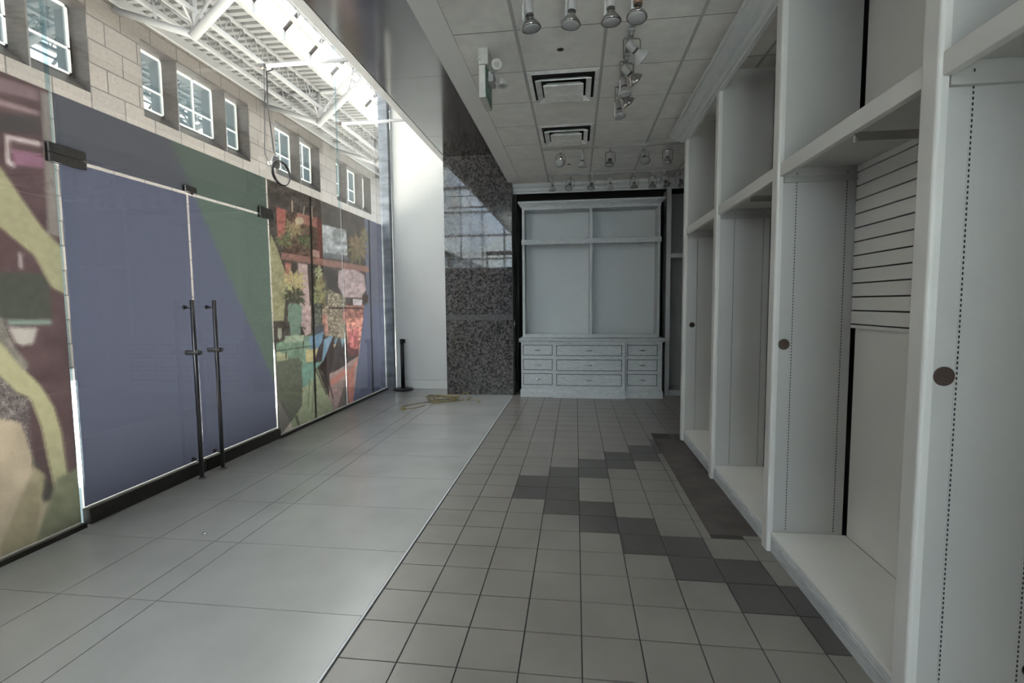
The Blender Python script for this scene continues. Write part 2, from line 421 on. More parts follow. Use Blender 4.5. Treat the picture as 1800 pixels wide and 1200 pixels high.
sh(cA([(400, 560), (478, 580), (478, 640), (400, 628)]), (150, 108, 96))
sh(cA([(30, 420), (90, 560), (180, 820), (150, 1220), (40, 1220), (15, 600)]), (124, 122, 74), 0.15)
sh(cA([(160, 680), (220, 690), (210, 820), (170, 800)]), (150, 84, 66), 0.2)
sh(cA([(280, 688), (365, 700), (400, 1220), (310, 1220)])+[], (152, 122, 122), 0.18)
sh(cB([(305, -20), (400, -20), (400, 240), (350, 260), (305, 150)]), (152, 122, 122), 0.2)
sh(cA([(200, 1060), (305, 1060), (320, 1225), (185, 1225)]), (86, 116, 98)); sh(cB([(185, -20), (320, -20), (300, 265), (215, 265)]), (84, 114, 96))
for p in leaves(516, 500, 30, 19, 3.6, .2, 1.1): sh(p, (128+int(30*hsh(p[2][0], 2)), 130, 66), 0.25, 3)
for p in leaves(520, 522, 26, 13, 3.2, .5): sh(p, (66, 68, 50), 0.3, 3)
sh(cA([(520, 720), (640, 760), (690, 1000), (560, 960)]), (56, 50, 48), 0.3)
for p in leaves(562, 515, 17, 15, 2.6, .2, 2.0): sh(p, (98+int(25*hsh(p[2][0], 4)), 108, 58), 0.3, 3)
for p in leaves(560, 480, 12, 9, 2, .2, 1.5): sh(p, (126, 130, 84), 0.3, 3)
sh(cB([(430, -40), (490, -40), (500, 170), (440, 170)]), (78, 84, 72), 0.4, 4)
sh(cA([(560, 930), (720, 1000), (720, 1225), (540, 1225)]), (118, 108, 82), 0.6, 3); sh(cB([(500, -20), (720, -20), (720, 290), (600, 280), (510, 250)]), (116, 102, 80), 0.6, 3)
sh(cB([(500, 60), (550, 60), (560, 250), (510, 240)]), (150, 96, 78), 0.3)
sh(cA([(650, 762), (700, 740), (800, 752), (885, 795), (905, 930), (872, 985), (870, 1010), (700, 1005), (648, 900)]), (148, 124, 130), 0.22, 5)
sh(cA([(782, 1015), (870, 1025), (868, 1092), (788, 1088)]), (160, 150, 160), 0.1); sh(cA([(870, 985), (935, 980), (930, 1050), (870, 1060)]), (66, 46, 40))
sh(cA([(690, 1100), (900, 1100), (885, 1225), (690, 1225)]), (156, 84, 66), 0.35, 5); sh(cB([(720, -20), (890, -20), (885, 90), (720, 110)]), (140, 78, 64), 0.4, 5)
sh(cA([(560, 1090), (900, 1098), (898, 1112), (560, 1108)]), (56, 38, 34))
sh(cB([(720, 115), (880, 95), (860, 300), (835, 440), (740, 440)]), (190, 104, 82), 0.45, 4)
sh(cB([(725, 330), (845, 300), (835, 440), (740, 450)]), (96, 44, 46), 0.3, 4); sh(cB([(740, 210), (840, 190), (830, 380), (760, 380)]), (180, 70, 74), 0.4, 4)
sh(cB([(570, 610), (860, 430), (850, 900), (560, 950)]), (146, 112, 108), 0.2, 5)
sh(cB([(590, 690), (760, 560), (860, 430), (800, 560), (790, 880), (740, 910), (720, 620)]), (178, 90, 72), 0.18, 5)
sh(cB([(575, 670), (720, 560), (740, 590), (600, 720)]), (186, 92, 70), 0.12)
sh(cB([(730, 620), (745, 890), (640, 930)]), (96, 84, 78))
sh(cB([(430, 170), (520, 160), (520, 240), (430, 250)]), (70, 74, 82))
sh(cB([(340, 265), (430, 255), (440, 520), (320, 530)]), (90, 128, 106), 0.15)
sh(cB([(80, 330), (320, 250), (330, 500), (80, 500)]), (88, 124, 96), 0.2); sh(cB([(85, 400), (190, 430), (190, 490), (85, 490)]), (140, 144, 96))
sh(cB([(165, 262), (340, 250), (330, 310), (150, 330)]), (120, 140, 110), 0.2)
sh(cB([(95, 190), (130, 190), (132, 270), (118, 290), (104, 290), (94, 260)]), (132, 136, 110), 0.1)
sh(cB([(380, 275), (515, 222), (500, 330), (440, 440), (400, 400)]), (74, 122, 156), 0.12)
sh(cB([(515, 290), (605, 248), (520, 470), (450, 490), (450, 400)]), (66, 58, 62)); sh(cB([(520, 295), (605, 250), (515, 490), (500, 500)]), (86, 130, 162), 0.08)
sh(cB([(608, 255), (640, 300), (640, 420), (590, 560), (540, 640), (470, 540), (510, 500)]), (58, 46, 46), 0.25)
sh(cB([(620, 360), (730, 350), (730, 520), (600, 600)]), (60, 50, 52), 0.35, 4)
sh(cB([(612, 290), (648, 280), (618, 360)]), (80, 124, 150)); sh(cB([(668, 290), (712, 280), (690, 372)]), (86, 134, 158)); sh(cB([(600, 340), (630, 335), (615, 370)]), (170, 140, 90))
sh(cB([(350, 388), (465, 378), (432, 490), (355, 505)]), (166, 150, 76), 0.1)
sh(cB([(300, 520), (505, 498), (450, 560), (430, 650), (300, 640)]), (82, 136, 120), 0.12)
sh(cB([(300, 630), (430, 620), (360, 730), (320, 740)]), (76, 124, 112), 0.15); sh(cB([(320, 740), (380, 710), (370, 745), (320, 760)]), (180, 140, 84))
sh(cB([(90, 1190), (215, 1045), (300, 870), (330, 740), (455, 560), (610, 935), (300, 1110), (100, 1200)]), (128, 140, 98), 0.1)
sh(cB([(300, 520), (440, 505), (430, 640), (360, 720), (305, 690)]), (80, 134, 118), 0.12)
sh(cB([(85, 500), (290, 458), (312, 500), (322, 700), (318, 900), (215, 1050), (150, 900), (85, 800)]), (82, 90, 72), 0.08)
sh(cB([(95, 820), (215, 1050), (108, 1190)]), (102, 99, 94), 0.05); sh(cB([(250, 1000), (272, 985), (300, 1085), (286, 1090)]), (78, 84, 68))
sh(cB([(110, 1190), (215, 1050), (232, 1120), (150, 1190)]), (176, 156, 138), 0.1)
for q in (((392, 600), (372, 920)), ((428, 600), (412, 968))): sh(cB(line(*q, 9)), (98, 110, 84), 0)
for q in (((440, 560), (545, 800)), ((555, 640), (605, 838)), ((560, 560), (560, 800))): sh(cB(line(*q, 9)), (60, 40, 40), 0)
sh(cB(line((80, 400), (440, 350), 12)), (58, 78, 66), 0); sh(cB(line((172, 400), (172, 470), 12)), (64, 80, 66), 0); sh(cB(line((300, 180), (355, 195), 12)), (56, 60, 50), 0)
# blue end
sh(cA([(945, 330), (1100, 350), (1140, 1225), (888, 1225), (935, 960)]), (82, 86, 112), 0.03)
sh(cB([(880, 90), (885, -20), (1145, -20), (1150, 730), (950, 800), (785, 880), (818, 600)]), (80, 88, 124), 0.03)
sh(line((545, 340), (556, 760), 3.4), (34, 32, 30), 0.0); sh(line((648, 385), (656, 700), 2.6), (42, 42, 48), 0.0)
RL = []
def shl(poly, col, nz=0.1, sc=9.0):
    xs_ = [p[0] for p in poly]; ys_ = [p[1] for p in poly]
    RL.append((poly, col, nz, sc, min(xs_), max(xs_), min(ys_), max(ys_)))
shl([(-400, -200), (200, -200), (200, 1200), (-400, 1200)], (84, 60, 64), 0.12, 30)
shl([(-50, 120), (68, 158), (68, 178), (-50, 150)], (112, 84, 92)); shl([(-50, 195), (70, 205), (72, 238), (-50, 225)], (66, 60, 62))
shl([(-50, 160), (68, 196), (68, 204), (-50, 172)], (128, 100, 108))
shl([(8, 236), (72, 250), (72, 258), (16, 246), (18, 282), (28, 288), (24, 296), (10, 288)], (168, 148, 152), 0.05)
shl([(20, 262), (74, 272), (76, 296), (24, 290)], (134, 78, 110)); shl([(72, 160), (98, 170), (112, 420), (84, 410)], (118, 108, 104), 0.08, 12)
shl([(-60, 290), (0, 292), (40, 352), (74, 400), (112, 440), (118, 520), (90, 505), (60, 450), (30, 425), (0, 400), (-60, 380)], (138, 134, 86), 0.06)
shl([(-60, 400), (0, 405), (34, 430), (34, 465), (-60, 470)], (84, 58, 62)); shl([(32, 444), (38, 444), (40, 472), (33, 472)], (150, 136, 134), 0)
shl([(-60, 478), (72, 480), (86, 498), (90, 560), (20, 563), (-60, 560)], (66, 70, 62), 0.06); shl([(12, 562), (90, 562), (90, 570), (12, 572)], (104, 128, 118), 0)
shl([(14, 575), (66, 576), (58, 604), (38, 608), (26, 602)], (156, 148, 142), 0.04)
shl([(-60, 540), (5, 560), (26, 610), (50, 640), (30, 700), (-60, 640)], (110, 104, 96), 0.25, 4)
shl([(-60, 600), (0, 602), (40, 648), (70, 676), (95, 715), (108, 760), (118, 830), (112, 870), (96, 862), (84, 810), (72, 750), (52, 700), (30, 690), (0, 660), (-60, 640)], (152, 148, 92), 0.06)
shl([(-60, 640), (0, 664), (28, 692), (52, 702), (50, 760), (64, 830), (58, 840), (36, 770), (-60, 790)], (96, 86, 86), 0.9, 2.2)
shl([(-60, 735), (0, 735), (36, 742), (66, 830), (96, 872), (150, 870), (160, 1100), (-60, 1200)], (166, 146, 112), 0.1, 40)
shl([(56, 800), (100, 868), (78, 884), (60, 850)], (70, 66, 60)); shl([(100, 840), (140, 820), (150, 940), (60, 960)], (112, 118, 80), 0.12, 20)
shl([(0, 960), (60, 820), (80, 835), (60, 960), (0, 1000)], (140, 128, 86), 0.1, 20)
def s2l(c): return [(v/255/12.92 if v/255 <= 0.04045 else ((v/255+0.055)/1.055)**2.4) for v in c]
def shade(L, u, v, base):
    c = base; nz, sc = 0.05, 10
    for poly, col, n_, s_, a, b, cc, d in reversed(L):
        if a <= u <= b and cc <= v <= d and inpoly(u, v, poly):
            c, nz, sc = col, n_, s_; break
    f = 1+nz*2*(vnoise(u/sc, v/sc)*0.6+vnoise(u/sc*2.3+9, v/sc*2.3)*0.4-0.5)
    g_ = 1+nz*1.1*(hsh(round(u*1.3), round(v*1.3))-0.5)
    return [max(0.0, x*f*g_) for x in c]
def soft(L, u, v, base, r, n):
    acc = [0, 0, 0]
    for k in range(n):
        a = 2.4*k; q = r*math.sqrt((k+0.3)/n)
        c = shade(L, u+q*math.cos(a), v+q*math.sin(a), base)
        for i in range(3): acc[i] += s2l(c)[i]/n if False else c[i]/n
    return [x*1.1 for x in acc]
GAIN = 0.48
def film(name, y0, y1, z0, z1, step, fn, parent, x=GX-0.014):
    ny = max(1, round((y1-y0)/step)); nz = max(1, round((z1-z0)/step))
    vs = []; cols = []
    for a in range(ny+1):
        for b in range(nz+1):
            y = y0+(y1-y0)*a/ny; z = z0+(z1-z0)*b/nz
            vs.append((x, y, z))
            u, v = proj(x, y, z) if y > 0.5 else (-200, 600)
            c = s2l(fn(y, z, u, v)); lu = 0.3*c[0]+0.55*c[1]+0.15*c[2]; c = [k*0.55+(lu*0.45+0.004) for k in c]; cols.append([min(0.92, k*GAIN) for k in c]+[1])  # print greyed and veiled: reflection haze of the glass put into the colour
    fs = [(a*(nz+1)+b, (a+1)*(nz+1)+b, (a+1)*(nz+1)+b+1, a*(nz+1)+b+1) for a in range(ny) for b in range(nz)]
    n = len(vs)
    # a sheet 0.6 mm thick: back face and rim
    vs2 = [(p[0]-0.0006, p[1], p[2]) for p in vs]
    rim = [a*(nz+1) for a in range(ny+1)]+[ny*(nz+1)+b for b in range(1, nz+1)]+[a*(nz+1)+nz for a in range(ny-1, -1, -1)]+[b for b in range(nz-1, 0, -1)]
    m = MB(); m.add(vs, fs)
    o = m.build(name, M['film'], parent)
    ca = o.data.color_attributes.new('print', 'FLOAT_COLOR', 'POINT')
    ca.data.foreach_set('color', [k for c in cols for k in c])
    return o
SHX = lambda z: 3.72+(2.74-z)*0.567     # slanting edge between blue and green in the print
def door_fn(y, z, u, v):
    return GREEN if y > SHX(z) else BLUE
def trans_fn(y, z, u, v):
    return (74, 94, 84) if y > SHX(z) else (74, 78, 92)

GT = 6.2
def pane(y0, y1, z0, z1, parent, x=GX):
    m = MB(); m.box(x-0.006, x+0.006, y0, y1, z0, z1)
    return m.build('glass', M['glass'], parent)
def window(n, label, loc=(GX, 0, 0)):
    return thing('window_%d' % n, label, None, loc, kind='structure')
w = window(1, 'near glass panel of the shop front with a printed picture', (GX, 1.0, 0))
pane(0.6, 2.776, 0.03, GT, w); film('printed_film', 2.2, 2.772, 0.038, 2.772, 0.0062, lambda y, z, u, v: soft(RL, u, v, (84, 60, 64), 5.0, 5), w)
film('printed_film', 0.6, 2.1995, 0.038, 2.772, 0.2, lambda y, z, u, v: (100, 90, 80), w)
m = MB(); m.box(GX-0.03, GX+0.02, 0.6, 2.78, 0, 0.03); m.build('sill', M['rail'], w)
w = window(2, 'glass above the double doors with plain printed film', (GX, 3.8, 0))
pane(2.79, 4.932, 2.388, GT, w); film('printed_film', 2.792, 4.930, 2.390, 2.772, 0.03, trans_fn, w)
w = window(3, 'glass panel beside the doors printed with a cafe picture', (GX, 5.7, 0))
pane(4.95, 6.596, 0.03, GT, w); film('printed_film', 4.954, 6.594, 0.038, 2.772, 0.0125, lambda y, z, u, v: soft(R, u, v, BLUE, 0.9, 3), w)
m = MB(); m.box(GX-0.03, GX+0.02, 4.95, 6.60, 0, 0.03); m.build('sill', M['rail'], w)
w = window(4, 'far glass panel of the shop front ending in blue film', (GX, 7.4, 0))
pane(6.606, 8.075, 0.03, GT, w); film('printed_film', 6.608, 8.060, 0.038, 2.772, 0.0125, lambda y, z, u, v: soft(R, u, v, BLUE, 0.9, 3), w)
m = MB(); m.box(GX-0.03, GX+0.02, 6.60, 8.08, 0, 0.03); m.build('sill', M['rail'], w)
w = window(5, 'glass front behind the camera', (GX, -1.5, 0))
pane(-1.6, 0.59, 0.03, GT, w); film('printed_film', -1.59, 0.58, 0.05, 2.772, 0.5, lambda y, z, u, v: (84, 88, 128), w)
pane(-2.6, -1.61, 0.03, GT, w); film('printed_film', -2.59, -1.62, 0.05, 2.772, 0.5, lambda y, z, u, v: (150, 148, 130), w)
m = MB(); m.box(GX-0.03, GX+0.02, YB, 0.6, 0, 0.03); m.build('sill', M['rail'], w)
# stiffening fins outside the joints
for k, (yy, lb) in enumerate(((2.783, 'upright glass fin stiffening the joint by the near door hinge'), (6.601, 'upright glass fin stiffening the joint between the cafe panels'))):
    m = MB(); m.box(GX-0.04, GX-0.016, yy-0.005, yy+0.005, 0.0, GT)
    struct('trim_%d' % (5+k), m, M['glass_edge'], lb)

def ybar(z): return 0
def make_door(n, y0, y1, ybar_, label, hinge):
    d = thing('door_%d' % n, label, None, (GX, (y0+y1)/2, 0), kind='structure')
    pane(y0, y1, 0.115, 2.376, d)
    film('printed_film', y0+0.004, y1-0.004, 0.128, 2.370, 0.03, door_fn, d)
    m = MB(); m.box(GX-0.03, GX+0.03, y0, y1, 0.012, 0.118, bev=0.004); m.build('bottom_rail', M['rail'], d)
    xb = -3.118
    h = MB()
    h.tube([(xb, ybar_, 0.012), (xb, ybar_, 1.495)], 0.0165, 14)
    for z in (1.435, 0.16): 
        h.tube([(GX+0.006, ybar_, z), (xb, ybar_, z)], 0.011, 10)
        h.lathe([(0.0, 0), (0.019, 0), (0.019, 0.006), (0.0, 0.006)], 12, mtx=Matrix.Translation((GX+0.006, ybar_, z)) @ Matrix.Rotation(PI/2, 4, 'Y'))
    h.lathe([(0, 0), (0.034, 0), (0.034, 0.006), (0.02, 0.012), (0, 0.012)], 16, mtx=Matrix.Translation((xb, ybar_, 0.0)))
    hb = h.build('pull_handle', M['bar'], d)
    l = MB()
    l.tube([(GX+0.006, ybar_, 1.062), (xb+0.045, ybar_, 1.062)], 0.021, 14)
    l.tube([(xb+0.045, ybar_, 1.062), (xb+0.058, ybar_, 1.062)], 0.013, 10)
    l.build('lock_cylinder', M['patchfit'], hb)
    return d
d1 = make_door(1, 2.797, 3.838, 3.715, 'frosted blue glass door hinged on the near side', 0)
d2 = make_door(2, 3.850, 4.936, 3.965, 'frosted blue and green glass door hinged on the far side', 1)
# patch fittings
def patch(y0, y1, z0, z1, notch, parent, lab):
    m = MB()
    for sx in (-1, 1):
        xa, xb = (GX+0.006, GX+0.02) if sx > 0 else (GX-0.032, GX-0.016)
        m.box(xa, xb, y0, y1, 2.392, z1, bev=0.003); m.box(xa, xb, notch[0], notch[1], z0, 2.388, bev=0.003)
    m.box(GX-0.015, GX+0.006, notch[0]+0.02, notch[1]-0.02, 2.377, 2.393)
    return plabel(m.build('hinge_fitting', M['patchfit'], parent), lab)
patch(2.72, 2.955, 2.335, 2.452, (2.72, 2.955), d1, 'dark metal hinge plate')
patch(3.795, 3.915, 2.384, 2.44, (3.84, 3.91), d2, 'small dark metal stop plate')
patch(4.775, 4.99, 2.345, 2.455, (4.775, 4.99), d2, 'dark metal hinge plate')

# support rods and hanging wire
def rod(y, lab):
    t = thing('glass_support_rod', lab, 'support rod', (GX, y, 3.9), 'rods bracing the tall glass')
    m = MB(); m.tube([(GX+0.02, y, 3.9), (-2.122, y, 3.9)], 0.019, 12); m.build('rod', M['fascia'], t)
    m = MB(); m.lathe([(0, -0.03), (0.028, -0.03), (0.028, 0.0), (0.02, 0.03), (0, 0.03)], 14, mtx=Matrix.Translation((GX+0.018, y, 3.9)) @ Matrix.Rotation(PI/2, 4, 'Y'))
    m.lathe([(0, -0.006), (0.028, -0.006), (0.028, 0.006), (0, 0.006)], 14, mtx=Matrix.Translation((GX-0.022, y, 3.9)) @ Matrix.Rotation(PI/2, 4, 'Y'))
    m.build('clamp', M['patchfit'], t)
rod(4.941, 'steel rod bracing the tall glass above the doors, wire looped over it')
rod(6.601, 'steel rod bracing the glass nearest the white end wall')
rod(2.783, 'steel rod bracing the tall glass over the near door hinge')
t = thing('hanging_wire', 'grey wire hanging down the glass joint and coiled in a loop', 'wire', (-3.15, 4.95, 2.76), kind='thing')
m = MB()
wx = -3.165
m.tube([(wx, 4.992, 3.915), (wx, 5.04, 3.935), (wx+0.01, 5.055, 3.915), (wx, 5.0, 3.875), (wx, 4.955, 3.85), (wx, 4.95, 3.5), (wx, 5.0, 3.2), (wx+0.005, 5.01, 3.07), (wx+0.01, 5.03, 3.03)], 0.0075, 8)
m.tube([(wx-0.0, 4.915, 3.86), (wx-0.005, 4.90, 3.4), (wx-0.005, 4.87, 3.0), (wx+0.085, 4.86, 2.84)], 0.005, 8)
m.build('wire', M['bar'], t)
m = MB()
for k, (rr, oy) in enumerate(((0.118, 0), (0.112, 0.012), (0.122, -0.006))):
    m.tube([(wx+0.085+0.006*k, 4.995+oy+rr*1.35*math.cos(a*2*PI/32), 2.825+rr*math.sin(a*2*PI/32)+0.004*k) for a in range(32)], 0.006, 8, closed=True)
plabel(m.build('coil', M['bar'], t), 'coiled loop of wire')
t = thing('door_buzzer', 'small round whitish disc fixed to the glass above the wire loop', 'fitting', (-3.17, 4.97, 2.93))
m = MB(); m.lathe([(0, 0), (0.02, 0), (0.02, 0.07), (0.072, 0.071), (0.072, 0.085), (0.06, 0.092), (0, 0.092)], 8, smooth=False, mtx=Matrix.Translation((GX+0.0065, 4.965, 2.935)) @ Matrix.Rotation(PI/2, 4, 'Y')); m.build('disc', M['lampwhite'], t)
m = MB(); m.lathe([(0, 0), (0.014, 0), (0.014, 0.006), (0, 0.006)], 12, mtx=Matrix.Translation((GX+0.0987, 4.965, 2.935)) @ Matrix.Rotation(PI/2, 4, 'Y')); m.build('keyhole', M['patchfit'], t)

# ================================================================== SHELVING ON THE RIGHT
def nose(m, y0, y1, z0, z1, x0=1.096, x1=1.126):
    r = 0.012; pr = [(x1, y0)]
    for k in range(5): a = PI/2*k/4; pr.append((x0+r-r*math.sin(a), y0+r-r*math.cos(a)))
    for k in range(5): a = PI/2*k/4; pr.append((x0+r-r*math.cos(a), y1-r+r*math.sin(a)))
    pr.append((x1, y1)); m.prism(pr, z0, z1, 'z')
def slot_strip(parent, x, y, z0, z1):
    """slotted shelf standard let into an upright"""
    m = MB(); m.box(x-0.006, x+0.006, y-0.0015, y+0.001, z0, z1, 0)
    z = z0+0.01
    while z < z1-0.012:
        m.box(x-0.0022, x+0.0022, y-0.0022, y-0.001, z, z+0.009, 1); z += 0.0165
    return plabel(m.build('slotted_standard', [M['shelf_in'], M['black']], parent), 'slotted metal strip')
# far edges (y) of the uprights
UP_Y = [5.36, 4.215, 3.02, 1.805, 0.60, -0.6]
ULAB = ['white shelving bay farthest from the camera, next to the back wall shelving',
        'plain white shelving bay between the farthest bay and the slatted bay',
        'white shelving bay with a slatted back panel and grey hang rail',
        'large white shelving bay cut off by the picture edge, closest to us']
for k in range(4):
    yf = UP_Y[k]; yn = UP_Y[k+1]; pn = yf-0.085             # this bay's upright spans pn..yf
    u = thing('shelving_unit', ULAB[k], 'shelving', (1.3, (yf+yn)/2, 0), 'white built-in shelving bays along the wall')
    m = MB(); nose(m, pn, yf, 0.0, 3.07); m.build('face_post', M['white'], u)
    m = MB(); m.box(1.126, 1.50, pn+0.006, yf-0.012, 0.0, 3.215); m.build('side_panel', M['shelf_in'], u)
    yi0, yi1 = yn+0.0005, pn-0.0005
    m = MB(); m.box(1.106, 1.138, yi0, yi1, 2.118, 2.19, bev=0.003); m.build('header_beam', M['white'], u)
    m = MB(); m.box(1.138, 1.515, yi0, yi1, 2.16, 2.182); m.build('header_shelf', M['shelf_in'], u)
    m = MB()
    m.prism([(1.118, 0.0), (1.118, 0.062), (1.124, 0.068), (1.118, 0.072), (1.114, 0.080), (1.122, 0.086), (1.116, 0.094), (1.140, 0.098), (1.140, 0.0)], yi0, yi1)
    m.build('kick_moulding', M['whitewash'], u)
    m = MB(); m.box(1.113, 1.515, yi0, yi1, 0.099, 0.116, bev=0.002); m.build('bottom_shelf', M['back_lightened'], u)
    m = MB(); m.box(1.516, 1.532, yi0, yi1-0.012, 0.117, 2.155); m.box(1.516, 1.532, yi0, yi1-0.010, 2.19, 3.215); m.build('back_panel', M['back_lightened'], u)
    yy = pn+0.006
    if k == 0:
        m = MB(); m.box(1.226, 1.229, yy-0.001, yy+0.001, 0.12, 2.1); plabel(m.build('slotted_standard', M['slot'], u), 'thin dark groove')
    else:
        slot_strip(u, 1.197 if k != 1 else 1.235, yy, 0.12, 2.15); slot_strip(u, 1.452 if k < 3 else 1.425, yy, 0.12, 2.15)
    # angle rails under the header at both ends
    m = MB(); m.box(1.128, 1.50, yy-0.012, yy, 2.085, 2.118, bev=0.0); m.box(1.128, 1.50, yy-0.02, yy-0.012, 2.085, 2.09)
    m.build('shelf_rail', M['lampwhite'] if k < 3 else M['tbar'], u)
    if k in (1, 2):
        yr = yn+0.44
        m = MB(); m.box(1.13, 1.515, yr, yr+0.003, 2.088, 2.125); m.box(1.13, 1.515, yr-0.008, yr+0.003, 2.086, 2.089); m.box(1.128, 1.130, yr-0.009, yr+0.004, 2.084, 2.127)
        m.build('hang_rail', M['steel'], u)
    if k in (0, 2, 3):
        gx_, gz, gr = {0: (1.185, 1.208, 0.026), 2: (1.157, 1.199, 0.030), 3: (1.140+0.021, 1.197, 0.031)}[k]
        m = MB(); m.lathe([(0, 0), (gr, 0), (gr, 0.003), (0, 0.003)], 24, smooth=False, mtx=Matrix.Translation((gx_, yy, gz)) @ Matrix.Rotation(PI/2, 4, 'X'))
        plabel(m.build('round_plug', M['brown'], u), 'round brown plug')
    if k == 3:
        m = MB(); m.lathe([(0, 0), (0.022, 0), (0.022, 0.004), (0, 0.004)], 24, smooth=False, mtx=Matrix.Translation((1.463, yy, 0.238)) @ Matrix.Rotation(PI/2, 4, 'X'))
        plabel(m.build('cable_grommet', M['black'], u), 'black grommet near the floor')
    u_last = u
    if k == 2:
        m = MB(); zs = [1.312+0.0738*q for q in range(12)]
        m.box(1.512, 1.516, yi0, yi1, 1.29, 2.159, 1)
        edges = [1.292]+[z for s_ in zs for z in (s_-0.004, s_+0.004)]+[2.159]
        for q in range(0, len(edges), 2):
            m.box(1.497, 1.512, yi0, yi1, edges[q], edges[q+1], 0)
        m.build('slatwall_panel', [M['back_lightened'], M['slot']], u)
# last visible upright beyond the picture edge
t = u_last
m = MB(); nose(m, 0.515, 0.60, 0, 3.07); m.build('face_post', M['white'], t); m = MB(); m.box(1.126, 1.50, 0.52, 0.59, 0, 3.215); m.build('side_panel', M['shelf_in'], t)
# cornice
m = MB()
m.prism([(1.126, 3.058), (1.098, 3.058), (1.092, 3.066), (1.070, 3.070), (1.052, 3.080), (1.020, 3.090), (0.985, 3.108), (0.968, 3.118), (0.955, 3.120), (0.950, 3.145), (1.126, 3.165)], -0.6, 5.40)
struct('trim_7', m, M['crown'], 'long white crown moulding above the shelving bays')

# ================================================================== BACK WALL
m = MB()
m.prism([(7.90, 3.15), (7.862, 3.15), (7.858, 3.175), (7.84, 3.185), (7.835, 3.22), (7.80, 3.25), (7.79, 3.29), (7.90, 3.29)], BX+0.003, 2.4, 'x')
struct('trim_8', m, M['crown'], 'white crown moulding along the top of the back wall')
u = thing('shelving_unit', 'white back wall shelving glimpsed between the drawer cabinet and tall uprights', 'shelving', (1.9, 7.95, 0))
m = MB(); m.box(1.366, 1.433, 7.85, 7.88, 0, 3.15, bev=0.004); m.box(1.376, 1.425, 7.88, 8.22, 0, 3.15); m.build('face_post', M['white'], u)
m = MB(); m.box(1.434, 2.39, 7.86, 7.89, 2.115, 2.18, bev=0.003); m.build('header_beam', M['white'], u)
m = MB(); m.box(1.434, 2.39, 7.87, 8.23, 0.0, 0.085, bev=0.002); m.build('bottom_shelf', M['whitewash'], u)
m = MB(); m.box(1.434, 2.39, 8.23, 8.25, 0.086, 3.14); m.build('back_panel', M['shelf_in'], u)
# drawer cabinet
D = thing('drawer_cabinet', 'white distressed nine-drawer base cabinet standing against the back wall', 'cabinet', (0.22, 7.8, 0))
m = MB()
cxs = [(-0.835, -0.325, 7.60), (-0.325, 0.735, 7.54), (0.735, 1.285, 7.60)]
for x0, x1, y in cxs:
    m.box(x0, x1, y, 8.12, 0.10, 0.85, bev=0.003)
m.build('carcass', M['whitewash'], D)
m = MB()
for i, (x0, x1, y) in enumerate(cxs):
    a = x0-(0.012 if i != 2 else -0.001); b = x1+(0.012 if i != 0 else -0.001)
    m.prism([(y-0.02, 0.0), (y-0.02, 0.085), (y-0.012, 0.095), (y-0.012, 0.105), (y+0.01, 0.112), (y+0.3, 0.112), (y+0.3, 0.0)], a, b, 'x')
plabel(m.build('plinth', M['whitewash'], D), 'stepped plinth')
m = MB()
for i, (x0, x1, y) in enumerate(cxs):
    a = x0-(0.03 if i != 2 else -0.001); b = x1+(0.03 if i != 0 else -0.001)
    m.prism([(y+0.01, 0.85), (y-0.012, 0.85), (y-0.016, 0.866), (y-0.03, 0.874), (y-0.034, 0.895), (y-0.026, 0.905), (8.15, 0.905), (8.15, 0.85)], a, b, 'x')
m.build('countertop', M['whitewash'], D)
rows = [(0.643, 0.808), (0.415, 0.588), (0.186, 0.367)]
for i, (x0, x1) in enumerate(((-0.805, -0.352), (-0.290, 0.690), (0.772, 1.216))):
    y = cxs[i][2]
    for (z0, z1) in rows:
        dr = MB(); dr.box(x0+0.009, x1-0.009, y-0.004, y+0.01, z0+0.009, z1-0.009, 0, bev=0.002)
        for e in ((x0, x1, z0, z0+0.009), (x0, x1, z1-0.009, z1), (x0, x0+0.009, z0, z1), (x1-0.009, x1, z0, z1)):
            dr.box(e[0], e[1], y-0.0015, y+0.002, e[2], e[3], 1)
        dob = dr.build('drawer', [M['whitewash'], M['slot']], D)
        xc, zc = (x0+x1)/2, (z0+z1)/2
        h = MB(); h.tube([(xc-0.055, y-0.004, zc), (xc-0.035, y-0.018, zc), (xc-0.014, y-0.026, zc), (xc+0.014, y-0.026, zc), (xc+0.035, y-0.018, zc), (xc+0.055, y-0.004, zc)], [0.003, 0.005, 0.009, 0.009, 0.005, 0.003], 8)
        plabel(h.build('handle', M['steel'], dob), 'small bright metal handle')
Hh = thing('display_hutch', 'white open display hutch standing on the drawer cabinet', 'hutch', (0.22, 7.9, 0.906))
m = MB()
for x0, x1 in ((-0.823, -0.785), (1.225, 1.263)):
    m.box(x0, x1, 7.75, 8.08, 0.907, 2.90, bev=0.003)
m.box(-0.785, 1.225, 7.75, 7.79, 0.907, 0.965, bev=0.003); m.box(-0.785, 1.225, 7.79, 8.05, 0.907, 0.95)
m.build('side_frame', M['whitewash'], Hh)
m = MB(); m.box(0.210, 0.253, 7.752, 8.05, 0.965, 2.875, bev=0.003); m.build('divider', M['whitewash'], Hh)
m = MB(); m.box(-0.785, 1.225, 8.05, 8.07, 0.95, 2.90); m.build('back_panel', M['hutch_in'], Hh)
m = MB(); m.box(-0.830, 1.275, 7.715, 7.75, 2.345, 2.42, bev=0.004); m.box(-0.785, 1.225, 7.75, 8.05, 2.385, 2.41); m.build('shelf', M['whitewash'], Hh)
m = MB()
pr = [(0.0, 2.875), (0.0, 2.915), (0.012, 2.922), (0.022, 2.94), (0.050, 2.965), (0.056, 2.972), (0.056, 2.996)]
